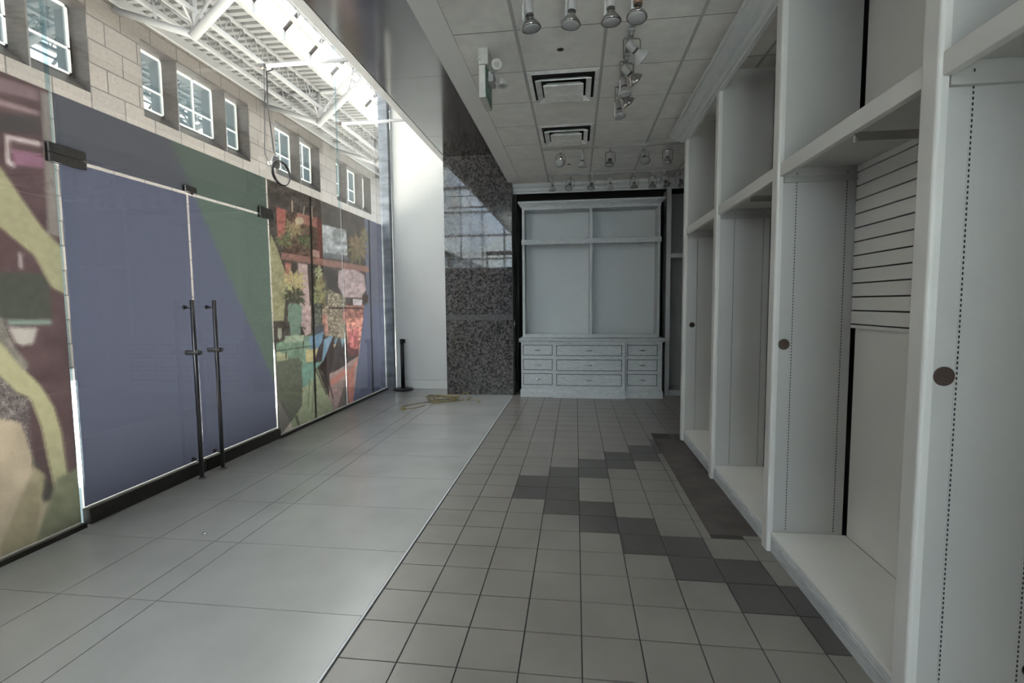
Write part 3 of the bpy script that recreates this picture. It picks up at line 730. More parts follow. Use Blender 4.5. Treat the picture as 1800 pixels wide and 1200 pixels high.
# crown with mitred returns
vs = []
for d, z in pr:
    vs += [(-0.823-d, 8.1, z), (-0.823-d, 7.74-d, z), (1.263+d, 7.74-d, z), (1.263+d, 8.1, z)]
fs = []
for a in range(len(pr)-1):
    for b in range(3): fs.append((a*4+b, a*4+b+1, (a+1)*4+b+1, (a+1)*4+b))
fs.append((0, 3, 2, 1)); q = (len(pr)-1)*4; fs.append((q, q+1, q+2, q+3)); fs.append(tuple(a*4 for a in range(len(pr)))+tuple(a*4+3 for a in range(len(pr)-1, -1, -1)))
m.add(vs, fs); m.build('crown', M['whitewash'], Hh)
# clutter in the gap between pillar and cabinet
m = MB(); m.tube([(-0.90, 7.95, 3.10), (-0.895, 7.94, 2.6), (-0.915, 7.93, 2.2), (-0.905, 7.94, 1.4), (-0.93, 7.93, 0.5), (-0.915, 7.9, 0.02)], 0.010, 8)
tag(m.build('black_cable', M['black'], origin=(-0.9, 7.95, 0)), 'black cable hanging in the dark gap beside the granite pillar', 'cable')
t = thing('wall_switch', 'small pale switch plate in the gap beside the granite pillar', 'switch', (-0.955, 7.86, 1.12))
m = MB(); m.box(-0.972, -0.965, 7.82, 7.90, 1.06, 1.18, bev=0.002); m.build('plate', M['lampwhite'], t); m = MB(); m.box(-0.9649, -0.955, 7.85, 7.87, 1.10, 1.14); m.build('toggle', M['lampwhite'], t)
m = MB(); m.box(-0.977, -0.972, 7.702, 8.2, 0, H)
struct('trim_9', m, M['darkgrey'], 'dark grey return beside the granite pillar')

# ================================================================== CEILING FIXTURES
def diffuser(y0, y1, lab):
    t = thing('ceiling_vent', lab, 'vent', (-0.102, (y0+y1)/2, H-0.01), 'square ceiling air vents')
    x0, x1 = -0.392, 0.190
    def ring(m, a0, b0, za, a1, b1, zb):   # inset a0 (outer) at za to inset a1 at zb
        o_ = [(x0+a0, y0+b0, za), (x1-a0, y0+b0, za), (x1-a0, y1-b0, za), (x0+a0, y1-b0, za)]
        i_ = [(x0+a1, y0+b1, zb), (x1-a1, y0+b1, zb), (x1-a1, y1-b1, zb), (x0+a1, y1-b1, zb)]
        o2 = [(x, y, z+0.004) for x, y, z in o_]; i2 = [(x, y, z+0.004) for x, y, z in i_]
        m.add(o_+i_+o2+i2, [(k, (k+1) % 4, 4+(k+1) % 4, 4+k) for k in range(4)]+[(8+k, 8+(k+1) % 4, 12+(k+1) % 4, 12+k) for k in range(4)]+[(k, (k+1) % 4, 8+(k+1) % 4, 8+k) for k in range(4)]+[(4+k, 4+(k+1) % 4, 12+(k+1) % 4, 12+k) for k in range(4)])
    m = MB(); ring(m, 0.0, 0.0, H-0.003, 0.035, 0.035, H-0.010); m.build('frame', M['vent'], t)
    m = MB(); m.box(x0+0.03, x1-0.03, y0+0.03, y1-0.03, H-0.004, H-0.002); plabel(m.build('backing', M['dark'], t), 'dark throat of the vent')
    m = MB(); ring(m, 0.062, 0.062, H-0.046, 0.105, 0.105, H-0.018); m.build('louvre', M['vent'], t)
    m = MB(); ring(m, 0.062, 0.062, H-0.050, 0.072, 0.072, H-0.046); m.build('louvre', M['vent'], t)
    m = MB(); ring(m, 0.125, 0.125, H-0.062, 0.160, 0.160, H-0.030)
    m.box(x0+0.125, x1-0.125, y0+0.125, y1-0.125, H-0.066, H-0.061, bev=0.002); m.build('centre_plate', M['vent'], t)
diffuser(4.128, 4.712, 'square white air vent nearer the exit sign')
diffuser(5.348, 5.932, 'square white air vent nearer the cabinet end of the ceiling')
for x, y, lab in ((-0.112, 3.805, 'small dark round hole in the tile before the nearer vent'), (-0.09, 6.84, 'small dark round hole between the two far lamp tracks')):
    m = MB(); m.lathe([(0, 0), (0.022, 0), (0.026, 0.003), (0, 0.003)], 20, mtx=Matrix.Translation((x, y, H-0.004)))
    tag(m.build('sprinkler_cover', M['black'], origin=(x, y, H)), lab, 'sprinkler')
# exit sign
E_ = thing('exit_sign', 'green and cream exit sign box hung from the ceiling edge', 'sign', (-0.67, 3.8, 3.0))
m = MB(); m.box(-0.700, -0.652, 3.69, 3.965, 2.945, 3.172, bev=0.004); m.build('housing', M['signbody'], E_)
m = MB(); m.box(-0.652, -0.6485, 3.705, 3.955, 2.955, 3.165); sf = m.build('sign_face', M['green'], E_)
m = MB()
def letter(m, ch, y, z, w, h, x=-0.6482, t=0.008):
    X0_, X1_ = x-0.0006, x+0.0006
    def seg(a, b, c, d): # y from a..b, z c..d fractions
        m.box(X0_, X1_, y+a*w, y+b*w, z+c*h, z+d*h)
    if ch == 'E': seg(0, .25, 0, 1); seg(0, 1, 0, .2); seg(0, .8, .4, .6); seg(0, 1, .8, 1)
    if ch == 'I': seg(.35, .65, 0, 1)
    if ch == 'T': seg(.35, .65, 0, 1); seg(0, 1, .8, 1)
    if ch == 'X':
        for s_ in (0, 1):
            a = (y, z) if s_ == 0 else (y, z+h); b = (y+w, z+h) if s_ == 0 else (y+w, z)
            q = line(a, b, w*.26)
            m.add([(X0_, p[0], p[1]) for p in q]+[(X1_, p[0], p[1]) for p in q], [(0, 1, 2, 3), (4, 7, 6, 5), (0, 4, 5, 1), (1, 5, 6, 2), (2, 6, 7, 3), (3, 7, 4, 0)])
for k, ch in enumerate('EXIT'): letter(m, ch, 3.735+0.052*k, 3.01, 0.038, 0.10)
plabel(m.build('lettering', M['lampwhite'], sf), 'pale letters')
m = MB(); m.box(-0.703, -0.630, 3.685, 3.965, 3.174, H-0.001, bev=0.005)
for z in (3.25, 3.232): m.box(-0.692, -0.688, 3.6835, 3.686, z, z+0.004, 1)
m.box(-0.692, -0.685, 3.6835, 3.686, 3.205, 3.213, 1)
m.build('battery_box', [M['signbody'], M['black']], E_)
m = MB(); m.box(-0.648, -0.612, 3.80, 3.93, 3.10, 3.172); m.tube([(-0.62, 3.80, 3.16), (-0.585, 3.77, 3.165)], 0.010, 8); m.tube([(-0.62, 3.88, 3.12), (-0.56, 3.86, 3.11)], 0.010, 8); m.build('lamp_bracket', M['tbar'], E_)
def flood(p, d, lab):
    q = Vector(d).to_track_quat('Z', 'Y').to_matrix().to_4x4()
    mt = Matrix.Translation(p) @ q
    a = MB(); a.lathe([(0, -0.055), (0.014, -0.052), (0.022, -0.04), (0.038, 0.0), (0.040, 0.008), (0.034, 0.008)], 18, mtx=mt); o = plabel(a.build('emergency_lamp', M['signbody'], E_), lab)
    a = MB(); a.lathe([(0, 0.010), (0.020, 0.008), (0.036, 0.003)], 18, mtx=mt); a.build('lens', M['bulbglass'], o)
flood((-0.568, 3.70, 3.175), (0.05, -0.75, -0.6), 'round emergency lamp aimed forward')
flood((-0.548, 3.84, 3.085), (0.1, -0.1, -1), 'round emergency lamp aimed down')

# ---- lamp tracks
def track(x0, y0, x1, y1, lab):
    m = MB(); hw = 0.017
    a, b = (x0, x1), (y0, y1)
    if abs(x1-x0) > abs(y1-y0):
        m.prism([(y0-hw, H-0.0015), (y0-hw, H-0.022), (y0-0.007, H-0.022), (y0-0.007, H-0.008), (y0+0.007, H-0.008), (y0+0.007, H-0.022), (y0+hw, H-0.022), (y0+hw, H-0.0015)], x0, x1, 'x')
    else:
        m.prism([(x0-hw, H-0.0015), (x0-hw, H-0.022), (x0-0.007, H-0.022), (x0-0.007, H-0.008), (x0+0.007, H-0.008), (x0+0.007, H-0.022), (x0+hw, H-0.022), (x0+hw, H-0.0015)], y0, y1, 'y')
    return tag(m.build('light_track', M['lampwhite'], origin=((x0+x1)/2, (y0+y1)/2, H)), lab, 'light track', 'ceiling lamp tracks')
track(-0.86, 3.04, 1.40, 3.04, 'lamp track crossing the ceiling closest to us')
track(0.375, 3.07, 0.375, 4.66, 'lamp track running lengthwise beside the nearer vent')
track(-0.39, 6.11, 2.2, 6.11, 'lamp track crossing the ceiling just past the farther vent')
track(-0.39, 7.32, 2.2, 7.32, 'lamp track crossing the ceiling in front of the back wall crown moulding')
GRP = 'ceiling track spotlights'
def spot(x, y, aim, lab, style=0, size=1.0, yaw=0.0, sock='lampwhite', drop=0.085, face='bulbglass', shell='silver'):
    """track lamp: adapter, yoke, socket and reflector bulb; aim = direction the bulb looks"""
    t = thing('track_spotlight', lab, 'spotlight', (x, y, H-0.022), GRP)
    zt = H-0.022; s = size
    m = MB(); m.box(x-0.022*s, x+0.022*s, y-0.014, y+0.014, zt-0.012, zt+0.004, bev=0.002); m.lathe([(0, -0.03), (0.013, -0.03), (0.013, 0), (0, 0)], 12, mtx=Matrix.Translation((x, y, zt-0.01))); m.build('adapter', M['lampwhite'], t)
    c = Vector((x, y, zt-drop*s-0.03)); ca, sa = math.cos(yaw), math.sin(yaw)
    rr = 0.058*s; pts = []
    if style == 0:     # square yoke
        prof = [(-rr, -0.075*s), (-rr, 0.045*s), (-rr+0.008, 0.055*s), (rr-0.008, 0.055*s), (rr, 0.045*s), (rr, -0.075*s)]
    elif style == 1:   # rounded yoke
        prof = [(-rr, -0.075*s)]+[(-rr*math.cos(a*PI/10), 0.012+0.05*s*math.sin(a*PI/10)) for a in range(11)]+[(rr, -0.075*s)]
    else:              # single side strap
        prof = [(0.0, 0.055*s), (-0.03, 0.05*s), (-0.034, 0.03*s), (-0.034, -0.085*s)]
    m = MB(); m.tube([c+Vector((a*ca, a*sa, b)) for a, b in prof], 0.0042 if style < 2 else 0.009, 6)
    m.tube([(x, y, zt-0.03), c+Vector((0, 0, 0.055*s))], 0.008, 8)
    m.build('bracket', M['tbar'] if style == 2 else M['wirebracket'], t)
    q = Vector(aim).normalized().to_track_quat('Z', 'Y').to_matrix().to_4x4()
    mt = Matrix.Translation(c+Vector(aim).normalized()*0.01) @ q @ Matrix.Scale(s, 4)
    m = MB(); m.lathe([(0, -0.055), (0.024, -0.055), (0.027, -0.050), (0.027, 0.012), (0.024, 0.016), (0, 0.016)], 16, mtx=mt); m.build('socket', M[sock], t)
    m = MB(); m.lathe([(0.0235, 0.0165), (0.0235, 0.030), (0.020, 0.031)], 16, mtx=mt); m.build('collar', M['slot'], t)
    m = MB(); m.lathe([(0.019, 0.016), (0.021, 0.032), (0.026, 0.042), (0.045, 0.066), (0.058, 0.086), (0.060, 0.094), (0.057, 0.098)], 22, mtx=mt); bo = m.build('bulb', M[shell], t)
    m = MB(); m.lathe([(0, 0.108), (0.020, 0.1065), (0.042, 0.102), (0.0575, 0.096)], 22, mtx=mt); m.build('bulb_face', M[face], bo)
    return t
# nearest cross track: four lamps
spot(-0.272, 3.04, (0.12, 0.0, -1), 'track spotlight on the closest track, first from the glass side', 2, 1.0, 0.0)
spot(-0.02, 3.04, (-0.1, -0.05, -1), 'track spotlight on the closest track, second from the glass side', 2, 1.0, 0.0)
spot(0.20, 3.04, (0.02, 0.0, -1), 'track spotlight on the closest track, third from the glass side', 2, 1.0, 0.3)
spot(0.352, 3.04, (-0.08, -0.2, -1), 'track spotlight with a coppery socket on the closest track', 2, 1.0, 0.2, sock='copper')
# lengthwise track
spot(0.375, 3.56, (0.8, 0.35, -0.65), 'spotlight on the lengthwise track, first behind the coppery one, turned to the shelves', 0, 1.0, 0.2, shell='lampwhite')
spot(0.375, 3.90, (0.75, 0.3, -0.7), 'spotlight on the lengthwise track, second of five, silver bulb turned to the shelves', 0, 1.0, 0.5)
spot(0.375, 4.13, (0.1, -0.1, -1), 'spotlight on the lengthwise track, third of five, pointing straight down', 2, 0.9, 0.5, shell='lampwhite')
spot(0.375, 4.33, (0.7, 0.2, -0.75), 'spotlight on the lengthwise track with a dark ribbed reflector, fourth of five', 0, 0.95, 0.3)
spot(0.375, 4.60, (0.15, -0.2, -1), 'spotlight at the far end of the lengthwise track, pointing down', 2, 0.9, 0.2, shell='lampwhite')
# third track: five lamps
T3 = [(-0.180, (-0.1, -0.9, -0.75), 1, 'frontward glass face'), (0.080, (0, 0.0, -1), 2, 'white conical shade'), (0.405, (-0.1, -0.1, -1), 0, 'shiny silver bulb'), (0.795, (0.1, -0.6, -0.9), 1, 'rounded yoke'), (1.062, (0.0, 0.05, -1), 0, 'square yoke')]
for x, a, st, w_ in T3:
    spot(x, 6.11, a, 'track spotlight with %s on the track past the farther vent' % w_, st, 0.95, 0.0, shell='lampwhite' if st == 2 else 'silver')
T4 = [(-0.333, (0, -0.1, -1), 2, 1.2, 'plain white spotlight at the glass end of the farthest track', 'lampwhite'), (-0.075, (-0.25, -0.5, -0.9), 0, 0, 'bright silver spotlight, second from the glass end of the farthest track', 'silver'),
      (0.235, (-0.2, -0.3, -1), 2, 0, 'dull spotlight, third from the glass end of the farthest track', 'silver'), (0.490, (0, 0, -1), 2, 0.5, 'white conical spotlight in the middle of the farthest track', 'lampwhite'),
      (0.822, (0, 0.1, -1), 0, 0, 'silver spotlight, fifth from the glass end of the farthest track', 'silver'), (1.072, (0, 0.05, -1), 0, 0, 'silver spotlight with square yoke, sixth from the glass end of the farthest track', 'silver'),
      (1.235, (0.35, -0.3, -1), 0, 0, 'silver spotlight tilted to the shelves, seventh from the glass end of the farthest track', 'silver'), (1.445, (0.25, -0.3, -1), 0, 0, 'silver spotlight beside the tall shelving, last seen of the farthest track', 'silver')]
for x, a, st, yw, lb, shl_ in T4: spot(x, 7.32, a, lb, st, 0.95, yw, shell=shl_)

# ================================================================== FLOOR OBJECTS
t = thing('stanchion_post', 'black retractable belt stanchion standing before the white end wall', 'stanchion', (-2.90, 8.06, 0))
m = MB(); m.lathe([(0, 0), (0.165, 0), (0.17, 0.01), (0.165, 0.028), (0.12, 0.036), (0.045, 0.044), (0, 0.044)], 32, mtx=Matrix.Translation((-2.90, 8.03, 0))); m.build('base', M['black'], t)
m = MB(); m.lathe([(0.032, 0.04), (0.032, 0.78)], 20, mtx=Matrix.Translation((-2.90, 8.03, 0))); m.build('pole', M['black'], t)
m = MB(); m.lathe([(0, 0.78), (0.036, 0.78), (0.036, 0.862), (0.032, 0.868), (0, 0.868)], 20, mtx=Matrix.Translation((-2.90, 8.03, 0))); m.box(-2.87, -2.845, 8.01, 8.05, 0.80, 0.862, bev=0.003); m.build('belt_head', M['black'], t)
# tangled cord
random.seed(3)
def smooth(pts, n=8):
    out = []
    P = [Vector(p) for p in pts]
    for i in range(len(P)-1):
        p0 = P[max(i-1, 0)]; p1 = P[i]; p2 = P[i+1]; p3 = P[min(i+2, len(P)-1)]
        for k in range(n):
            t_ = k/n
            out.append(0.5*((2*p1)+(-p0+p2)*t_+(2*p0-5*p1+4*p2-p3)*t_*t_+(-p0+3*p1-3*p2+p3)*t_**3))
    out.append(P[-1]); return out
pts = [(-2.13, 6.78, 0.008), (-2.22, 6.60, 0.008), (-2.36, 6.52, 0.008), (-2.42, 6.66, 0.008), (-2.30, 6.86, 0.008), (-2.10, 7.03, 0.01)]
for k in range(26):
    a = k*0.93+random.uniform(-.3, .3); rx = random.uniform(0.13, 0.34); ry = random.uniform(0.10, 0.26)
    pts.append((-1.95+rx*math.cos(a)+random.uniform(-.05, .05), 7.17+ry*math.sin(a)+random.uniform(-.03, .03), 0.010+random.uniform(0, 0.045)))
pts += [(-1.80, 7.45, 0.02), (-1.70, 7.50, 0.07), (-1.60, 7.40, 0.02), (-1.62, 7.22, 0.01), (-1.50, 7.24, 0.01), (-1.43, 7.20, 0.01), (-1.42, 7.10, 0.008), (-1.37, 7.02, 0.008)]
t = thing('extension_cord', 'tangled yellow and black cord lying on the pale floor before the pillar', 'cord', (-1.95, 7.15, 0))
m = MB(); m.tube(smooth(pts, 7), 0.005, 6); m.build('cable', M['yellow'], t)
pts = []
for k in range(9):
    a = k*1.31+random.uniform(-.3, .3); rx = random.uniform(0.12, 0.36); ry = random.uniform(0.08, 0.22)
    pts.append((-1.93+rx*math.cos(a), 7.18+ry*math.sin(a), 0.012+random.uniform(0, 0.045)))
m = MB(); m.tube(smooth(pts, 7), 0.0045, 6); plabel(m.build('cable', M['slot'], t), 'dark strand of cord')
m = MB(); m.box(-2.385, -2.335, 6.50, 6.535, 0.0, 0.028, bev=0.004); m.build('plug', M['yellow'], t)
m = MB(); m.lathe([(0, 0), (0.016, 0), (0.012, 0.004), (0, 0.005)], 12, mtx=Matrix.Translation((-2.342, 2.786, 0)))
tag(m.build('floor_stud', M['steel'], origin=(-2.342, 2.786, 0)), 'tiny metal stud lying on the pale stone floor', 'stud')

# ================================================================== ATRIUM
FX = -12.0
mb = MB(); mb.box(-12.6, GX-0.05, -14, 32, -0.12, -0.01)
mb.box(GX-0.05, 5, -14, YB, -0.12, -0.01)
struct('floor.002', mb, M['atfloor'], 'pale stone floor of the atrium outside the glass')
# facade with recessed windows. recess groups: list of (front y0, [(front y1, window end y at back)...])
ZB, ZT = 6.78, 8.88; DEP = 0.45; TOP = 9.38
groups = []
base = [(12.94, 14.20), (14.20, 16.30), (16.30, 17.55)]
per = 6.25
for k in range(-4, 4):
    groups.append([(a+k*per, b+k*per) for a, b in base]) if k < -1 else None
groups = [g_ for g_ in groups if g_]
groups += [[(6.7, 7.9), (7.9, 10.0), (10.0, 11.4)], [(12.94, 14.20), (14.20, 16.30), (16.30, 17.55)], [(19.15, 20.97), (20.97, 22.7)], [(24.3, 25.5), (25.5, 27.4), (27.4, 28.6)]]
wallm = MB()
rev = MB()
prev = -14.0
gi = 0
wn = 10
def open_z(x0_, y0, y1): pass
for gpr in groups:
    y0, y1 = gpr[0][0], gpr[-1][1]
    if y1 < -13 or y0 > 31: continue
    y0c = max(y0, -13.9); y1c = min(y1, 31.9)
    wallm.box(FX-DEP-0.1, FX, prev, y0c, 0, TOP)
    wallm.box(FX-DEP-0.1, FX, y0c, y1c, 0, ZB); wallm.box(FX-DEP-0.1, FX, y0c, y1c, ZT, TOP)
    wallm.box(FX-DEP-0.1, FX-DEP-0.05, y0c, y1c, ZB, ZT)
    prev = y1c
    # reveals: sloped sill, fins
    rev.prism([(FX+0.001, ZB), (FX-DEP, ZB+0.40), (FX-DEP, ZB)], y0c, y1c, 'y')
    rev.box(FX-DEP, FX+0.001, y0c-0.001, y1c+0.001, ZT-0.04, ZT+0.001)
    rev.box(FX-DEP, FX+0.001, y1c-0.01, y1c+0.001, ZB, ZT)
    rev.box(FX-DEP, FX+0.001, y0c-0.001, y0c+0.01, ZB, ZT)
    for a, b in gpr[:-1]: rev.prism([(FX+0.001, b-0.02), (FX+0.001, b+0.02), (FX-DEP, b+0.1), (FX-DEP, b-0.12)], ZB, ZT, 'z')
    for a, b in gpr:
        if a < 5 or b > 31.5: 
            if b < 5: continue
        ya, yb = a+0.0, b-0.1
        if yb > 31.9: continue
        wdw = thing('window_%d' % wn, 'recessed office window in the stone wall across the atrium', None, (FX-DEP, (a+b)/2, 7.2), kind='structure'); wn += 1
        fr = MB(); z0, z1 = ZB+0.40, ZT-0.04; xx = FX-DEP
        th = 0.055
        fr.box(xx-0.03, xx+0.05, ya, yb, z0, z0+th); fr.box(xx-0.03, xx+0.05, ya, yb, z1-th, z1)
        fr.box(xx-0.03, xx+0.05, ya, ya+th, z0, z1); fr.box(xx-0.03, xx+0.05, yb-th, yb, z0, z1)
        zm = z0+0.38*(z1-z0); fr.box(xx-0.03, xx+0.05, ya, yb, zm-0.02, zm+0.02)
        if yb-ya > 1.6: fr.box(xx-0.03, xx+0.05, (ya+yb)/2-0.02+0.12, (ya+yb)/2+0.14, z0, z1)
        fr.build('frame', M['frame'], wdw)
        pn_ = MB(); pn_.box(xx-0.01, xx+0.01, ya+th, yb-th, z0+th, z1-th); pn_.build('pane', M['pane'], wdw)
wallm.box(FX-DEP-0.1, FX, prev, 32, 0, TOP)
struct('wall_atrium', wallm, M['stone'], 'tan stone wall across the atrium')
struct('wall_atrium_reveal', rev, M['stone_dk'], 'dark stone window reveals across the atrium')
# roof: corrugated deck, eaves, skylight
mb = MB()
def corrug(mb, x0, x1, y0, y1, z, pitch=0.3, h=0.09):
    y = y0; 
    while y < y1:
        p = [(y, z), (y+0.3*pitch, z), (y+0.4*pitch, z-h), (y+0.9*pitch, z-h), (y+pitch, z)]
        for a in range(4):
            (ya, za), (yb, zb) = p[a], p[a+1]
            mb.add([(x0, ya, za), (x1, ya, za), (x1, yb, zb), (x0, yb, zb)], [(0, 1, 2, 3)])
        y += pitch
    mb.box(x0, x1, y0, y1, z+0.01, z+0.12)
corrug(mb, -12.5, -9.0, -14, 32, 9.70); corrug(mb, -3.0, 5.0, -2.6, 32, 9.70, pitch=1.2)
struct('roof_deck', mb, M['deck'], 'white corrugated metal roof deck over the atrium')
mb = MB(); mb.box(-12.2, -11.92, -14, 32, 9.36, 9.62); mb.box(-9.06, -8.9, -14, 32, 9.58, 9.9); mb.box(-3.1, -2.94, -14, 32, 9.58, 9.9)
struct('roof_edge_beam', mb, M['trusswhite'], 'white edge beams of the atrium roof')
# skylight ridge
RX, RZ = -6.0, 12.6
sk = thing('skylight', 'long ridged glass skylight over the atrium', None, (RX, 9, 9.8), kind='structure')
mb = MB()
for sgn in (-1, 1):
    ex = RX+sgn*3.0
    mb.add([(ex, -14, 9.85), (ex, 32, 9.85), (RX, 32, RZ), (RX, -14, RZ)], [(0, 1, 2, 3)])
mb.box(-3.0, 5.0, -14, -2.6, 9.80, 9.82)  # added glass roof over an invented court, to bounce sun indoors
mb.build('pane', M['skyglass'], sk)
mb = MB()
y = -13.5
while y < 32:
    for sgn in (-1, 1):
        mb.tube([(RX+sgn*3.0, y, 9.87), (RX, y, RZ+0.02)], 0.08, 4)
    y += 1.5
for q in (0.0, 0.25, 0.5, 0.75, 1.0):
    for sgn in (-1, 1):
        mb.tube([(RX+sgn*3.0*(1-q), -14, 9.87+(RZ-9.85)*q), (RX+sgn*3.0*(1-q), 32, 9.87+(RZ-9.85)*q)], 0.055, 4)
mb.build('mullion', M['rail'], sk)
# lattice joists along the atrium and purlins
def joist(x, z0, z1, lab, y0=-6, y1=31.9, step=0.55, r=0.035):
    t = thing('lattice_joist', lab, 'roof joist', (x, (y0+y1)/2, z0), 'long lattice joists under the atrium roof')
    m = MB(); m.box(x-0.06, x+0.06, y0, y1, z0-0.05, z0+0.05); m.build('bottom_chord', M['trusswhite'], t)
    m = MB(); m.box(x-0.06, x+0.06, y0, y1, z1-0.04, z1+0.04); m.build('top_chord', M['trusswhite'], t)
    m = MB(); y = y0; up = 0
    pp = []
    while y < y1:
        pp.append((x, y, z0 if up == 0 else z1)); up = 1-up; y += step/2
    for a in range(len(pp)-1): m.tube([pp[a], pp[a+1]], 0.016, 5)
    m.build('lattice_web', M['trusswhite'], t)
joist(-9.70, 8.98, 9.58, 'white lattice joist under the deck along the skylight edge')
joist(-10.9, 9.15, 9.58, 'white lattice joist close to the tan stone wall')
joist(-8.3, 9.9, 10.35, 'white lattice joist under the lower skylight glass')
joist(-7.2, 10.9, 11.4, 'white lattice joist high under the skylight ridge')
# cross trusses
tl = ['nearest over the doors', 'over the cafe picture', 'at the far end by the white wall', 'behind the others']
k = 0
for Y in (5.6, 12.2, 18.5, 24.0, 29.5):
    t = thing('roof_truss', {5.6: 'white tubular roof truss overhead, out to the near side', 12.2: 'white tubular roof truss seen above the double doors', 18.5: 'white tubular roof truss seen above the cafe picture panel', 24.0: 'white tubular roof truss seen beside the white end wall', 29.5: 'white tubular roof truss at the very far end of the atrium'}[Y], 'roof truss', (-9.8, Y, 8.4), 'tubular trusses across the atrium roof')
    m = MB(); m.tube([(-11.98, Y, 9.2), (-9.78, Y, 8.42)], 0.09, 10); m.build('lower_chord', M['trusswhite'], t)
    m = MB(); m.tube([(-9.80, Y, 8.36), (-7.9, Y, 9.9), (-6.0, Y, 11.7), (-4.1, Y, 9.9), (-2.3, Y, 8.4)], 0.12, 10); m.build('main_brace', M['trusswhite'], t)
    m = MB(); m.tube([(-9.72, Y, 8.5), (-9.72, Y, 9.6)], 0.08, 10); m.build('post', M['trusswhite'], t)
    m = MB(); m.tube([(-11.98, Y, 9.5), (-9.0, Y, 9.55), (-6.0, Y, 12.4)], 0.07, 8); m.build('upper_chord', M['trusswhite'], t)
    m = MB()
    for a, b in (((-9.72, Y, 8.6), (-10.9, Y, 9.5)), ((-9.72, Y, 8.7), (-9.0, Y, 9.5)), ((-8.6, Y, 9.35), (-8.3, Y, 10.2)), ((-10.8, Y, 8.8), (-10.9, Y, 9.5)), ((-7.6, Y, 10.2), (-8.3, Y, 10.2)), ((-7.2, Y, 10.6), (-7.2, Y, 11.3))): m.tube([a, b], 0.035, 6)
    for dy in (-2.6, 2.6): m.tube([(-9.72, Y, 8.55), (-9.72, Y+dy*0.35, 9.55)], 0.035, 6)
    m.build('strut', M['trusswhite'], t)
# end walls of the atrium with glazing
def curtain(n, y, x0, x1, label, z1=9.6, nx=8, nz=8, z0=0.0):
    w_ = thing('window_%d' % n, label, None, ((x0+x1)/2, y, 0), kind='structure')
    m = MB()
    for a in range(nx+1):
        x = x0+(x1-x0)*a/nx; m.box(x-0.05, x+0.05, y-0.06, y+0.06, z0, z1)
    for b in range(nz+1):
        z = z0+(z1-z0)*b/nz; m.box(x0, x1, y-0.05, y+0.05, z-0.05, z+0.05)
    m.build('mullion', M['rail'] if y < 0 else M['trusswhite'], w_)
    m = MB(); m.box(x0, x1, y-0.01, y+0.01, z0, z1); m.build('pane', M['skyglass'], w_)
curtain(6, -13.9, -12.0, 5.0, 'tall glazed end wall of the atrium behind the camera', nx=13, nz=7)
curtain(7, 31.9, -12.0, -3.2, 'tall glazed end wall of the atrium in the distance', nx=8, nz=7)
m = MB(); m.add([(-9, 32.05, 9.6), (-3, 32.05, 9.6), (-6, 32.05, 12.6)], [(0, 1, 2)]); m.add([(-9, -13.9, 9.6), (-3, -13.9, 9.6), (-6, -13.9, 12.6)], [(0, 1, 2)])
struct('wall_gable', m, M['deck'], 'gable ends of the skylight')
m = MB(); m.box(5, 5.2, -14, YB, 0, 9.7)
struct('wall_side', m, M['stone'], 'plain wall beyond the added glazed end of the shop')
# unseen glazed end behind the camera, added to let fill light in
w_ = window(8, 'unseen added glazing behind the camera, letting fill daylight into the shop', (0, YB, 0))
m = MB(); m.box(GX, 2.6, YB-0.01, YB+0.01, 0, 3.7); m.build('glass', M['skyglass'], w_)
m = MB(); m.box(GX, -0.3, YB-0.016, YB-0.011, 0.1, 2.77); m.build('film', M['film_dark'], w_)

m = MB()
for x in (-3.2, -1.75, -0.3, 1.15, 2.58): m.box(x-0.03, x+0.03, YB-0.04, YB+0.04, 0, 3.35)
m.box(GX, 2.6, YB-0.04, YB+0.04, 0, 0.1); m.box(GX, 2.6, YB-0.04, YB+0.04, 3.2, 3.35); m.build('frame', M['rail'], w_)

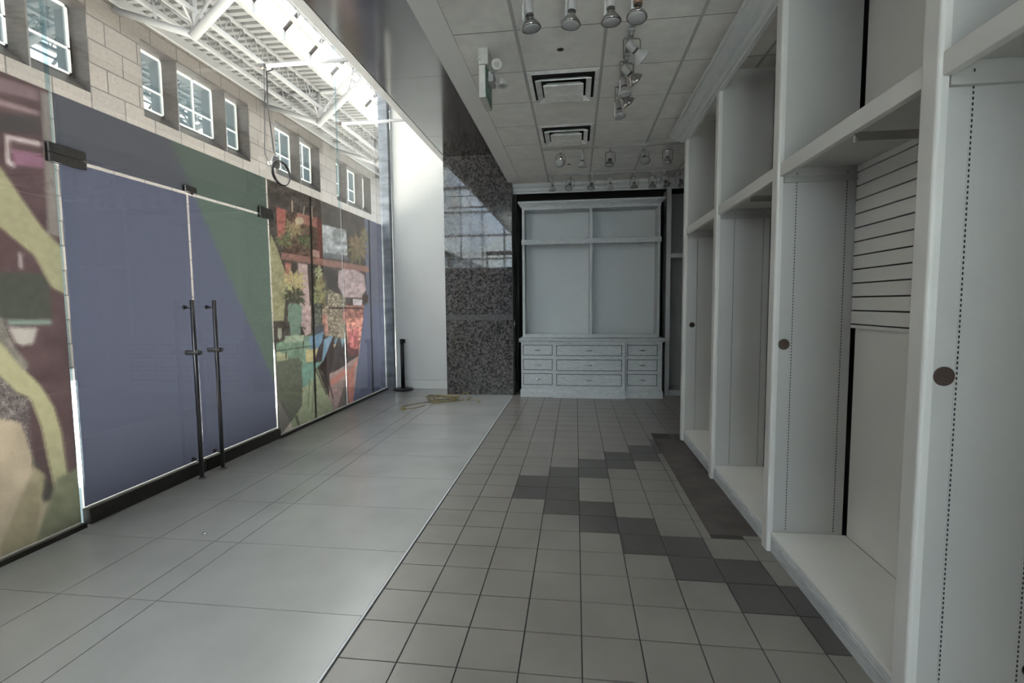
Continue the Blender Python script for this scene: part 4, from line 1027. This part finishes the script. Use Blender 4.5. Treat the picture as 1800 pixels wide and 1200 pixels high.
# ================================================================== WORLD
W = bpy.data.worlds.new('sky'); SC.world = W; W.use_nodes = True
nt = W.node_tree; nt.nodes.clear()
out = nt.nodes.new('ShaderNodeOutputWorld'); bg = nt.nodes.new('ShaderNodeBackground')
tc = nt.nodes.new('ShaderNodeTexCoord'); n = nt.nodes.new('ShaderNodeTexNoise'); n.inputs['Scale'].default_value = 7; n.inputs['Detail'].default_value = 6
nt.links.new(tc.outputs['Generated'], n.inputs['Vector'])
r = nt.nodes.new('ShaderNodeValToRGB'); e = r.color_ramp.elements
e[0].position = 0.42; e[0].color = (0.72, 0.82, 0.95, 1); e[1].position = 0.60; e[1].color = (1.0, 0.95, 0.86, 1)
nt.links.new(n.outputs['Fac'], r.inputs['Fac']); nt.links.new(r.outputs['Color'], bg.inputs['Color'])
SKY = 3.0
bg.inputs['Strength'].default_value = SKY
nt.links.new(bg.outputs[0], out.inputs['Surface'])
W.cycles.sampling_method = 'MANUAL'; W.cycles.sample_map_resolution = 256
def portal(name, loc, rot, sx, sy_):
    l = bpy.data.lights.new(name, 'AREA'); l.shape = 'RECTANGLE'; l.size = sx; l.size_y = sy_; l.cycles.is_portal = True
    o = bpy.data.objects.new(name, l); COL.objects.link(o); o.location = loc; o.rotation_euler = rot
sun = bpy.data.lights.new('sun', 'SUN'); sun.energy = 28; sun.angle = 0.03; sun.color = (1.0, 0.95, 0.89)
so = bpy.data.objects.new('sun', sun); COL.objects.link(so); so.location = (-6, 5, 20)
so.rotation_euler = Vector((0.10, 0.12, 1)).to_track_quat('Z', 'Y').to_euler()
portal('skylight_portal', (-6, 9, 12.75), (0, 0, 0), 6.4, 46)
portal('window_portal', (-3.5, -14.05, 4.8), (-PI/2, 0, 0), 17, 9.6)
portal('window_portal.001', (-7.6, 32.05, 4.8), (PI/2, 0, 0), 9, 9.6)

# ================================================================== CAMERA, VIEW
cam = bpy.data.cameras.new('camera'); co = bpy.data.objects.new('camera', cam); COL.objects.link(co)
cam.sensor_fit = 'HORIZONTAL'; cam.sensor_width = 36; cam.lens = F/1800*36; cam.clip_start = 0.05; cam.clip_end = 200
co.matrix_world = Matrix(((R2.x, U2.x, -FWD.x, 0), (R2.y, U2.y, -FWD.y, 0), (R2.z, U2.z, -FWD.z, CH), (0, 0, 0, 1)))
SC.camera = co
vs_ = SC.view_settings
SC.display_settings.display_device = 'sRGB'
vs_.view_transform = 'Standard'; vs_.look = 'None'; vs_.gamma = 1; vs_.use_curve_mapping = False
vs_.exposure = 1.5
cy_ = SC.cycles
cy_.max_bounces = 10; cy_.diffuse_bounces = 7; cy_.glossy_bounces = 4; cy_.transmission_bounces = 6; cy_.transparent_max_bounces = 16
cy_.sample_clamp_indirect = 6.0; cy_.blur_glossy = 0.3
cy_.use_denoising = True
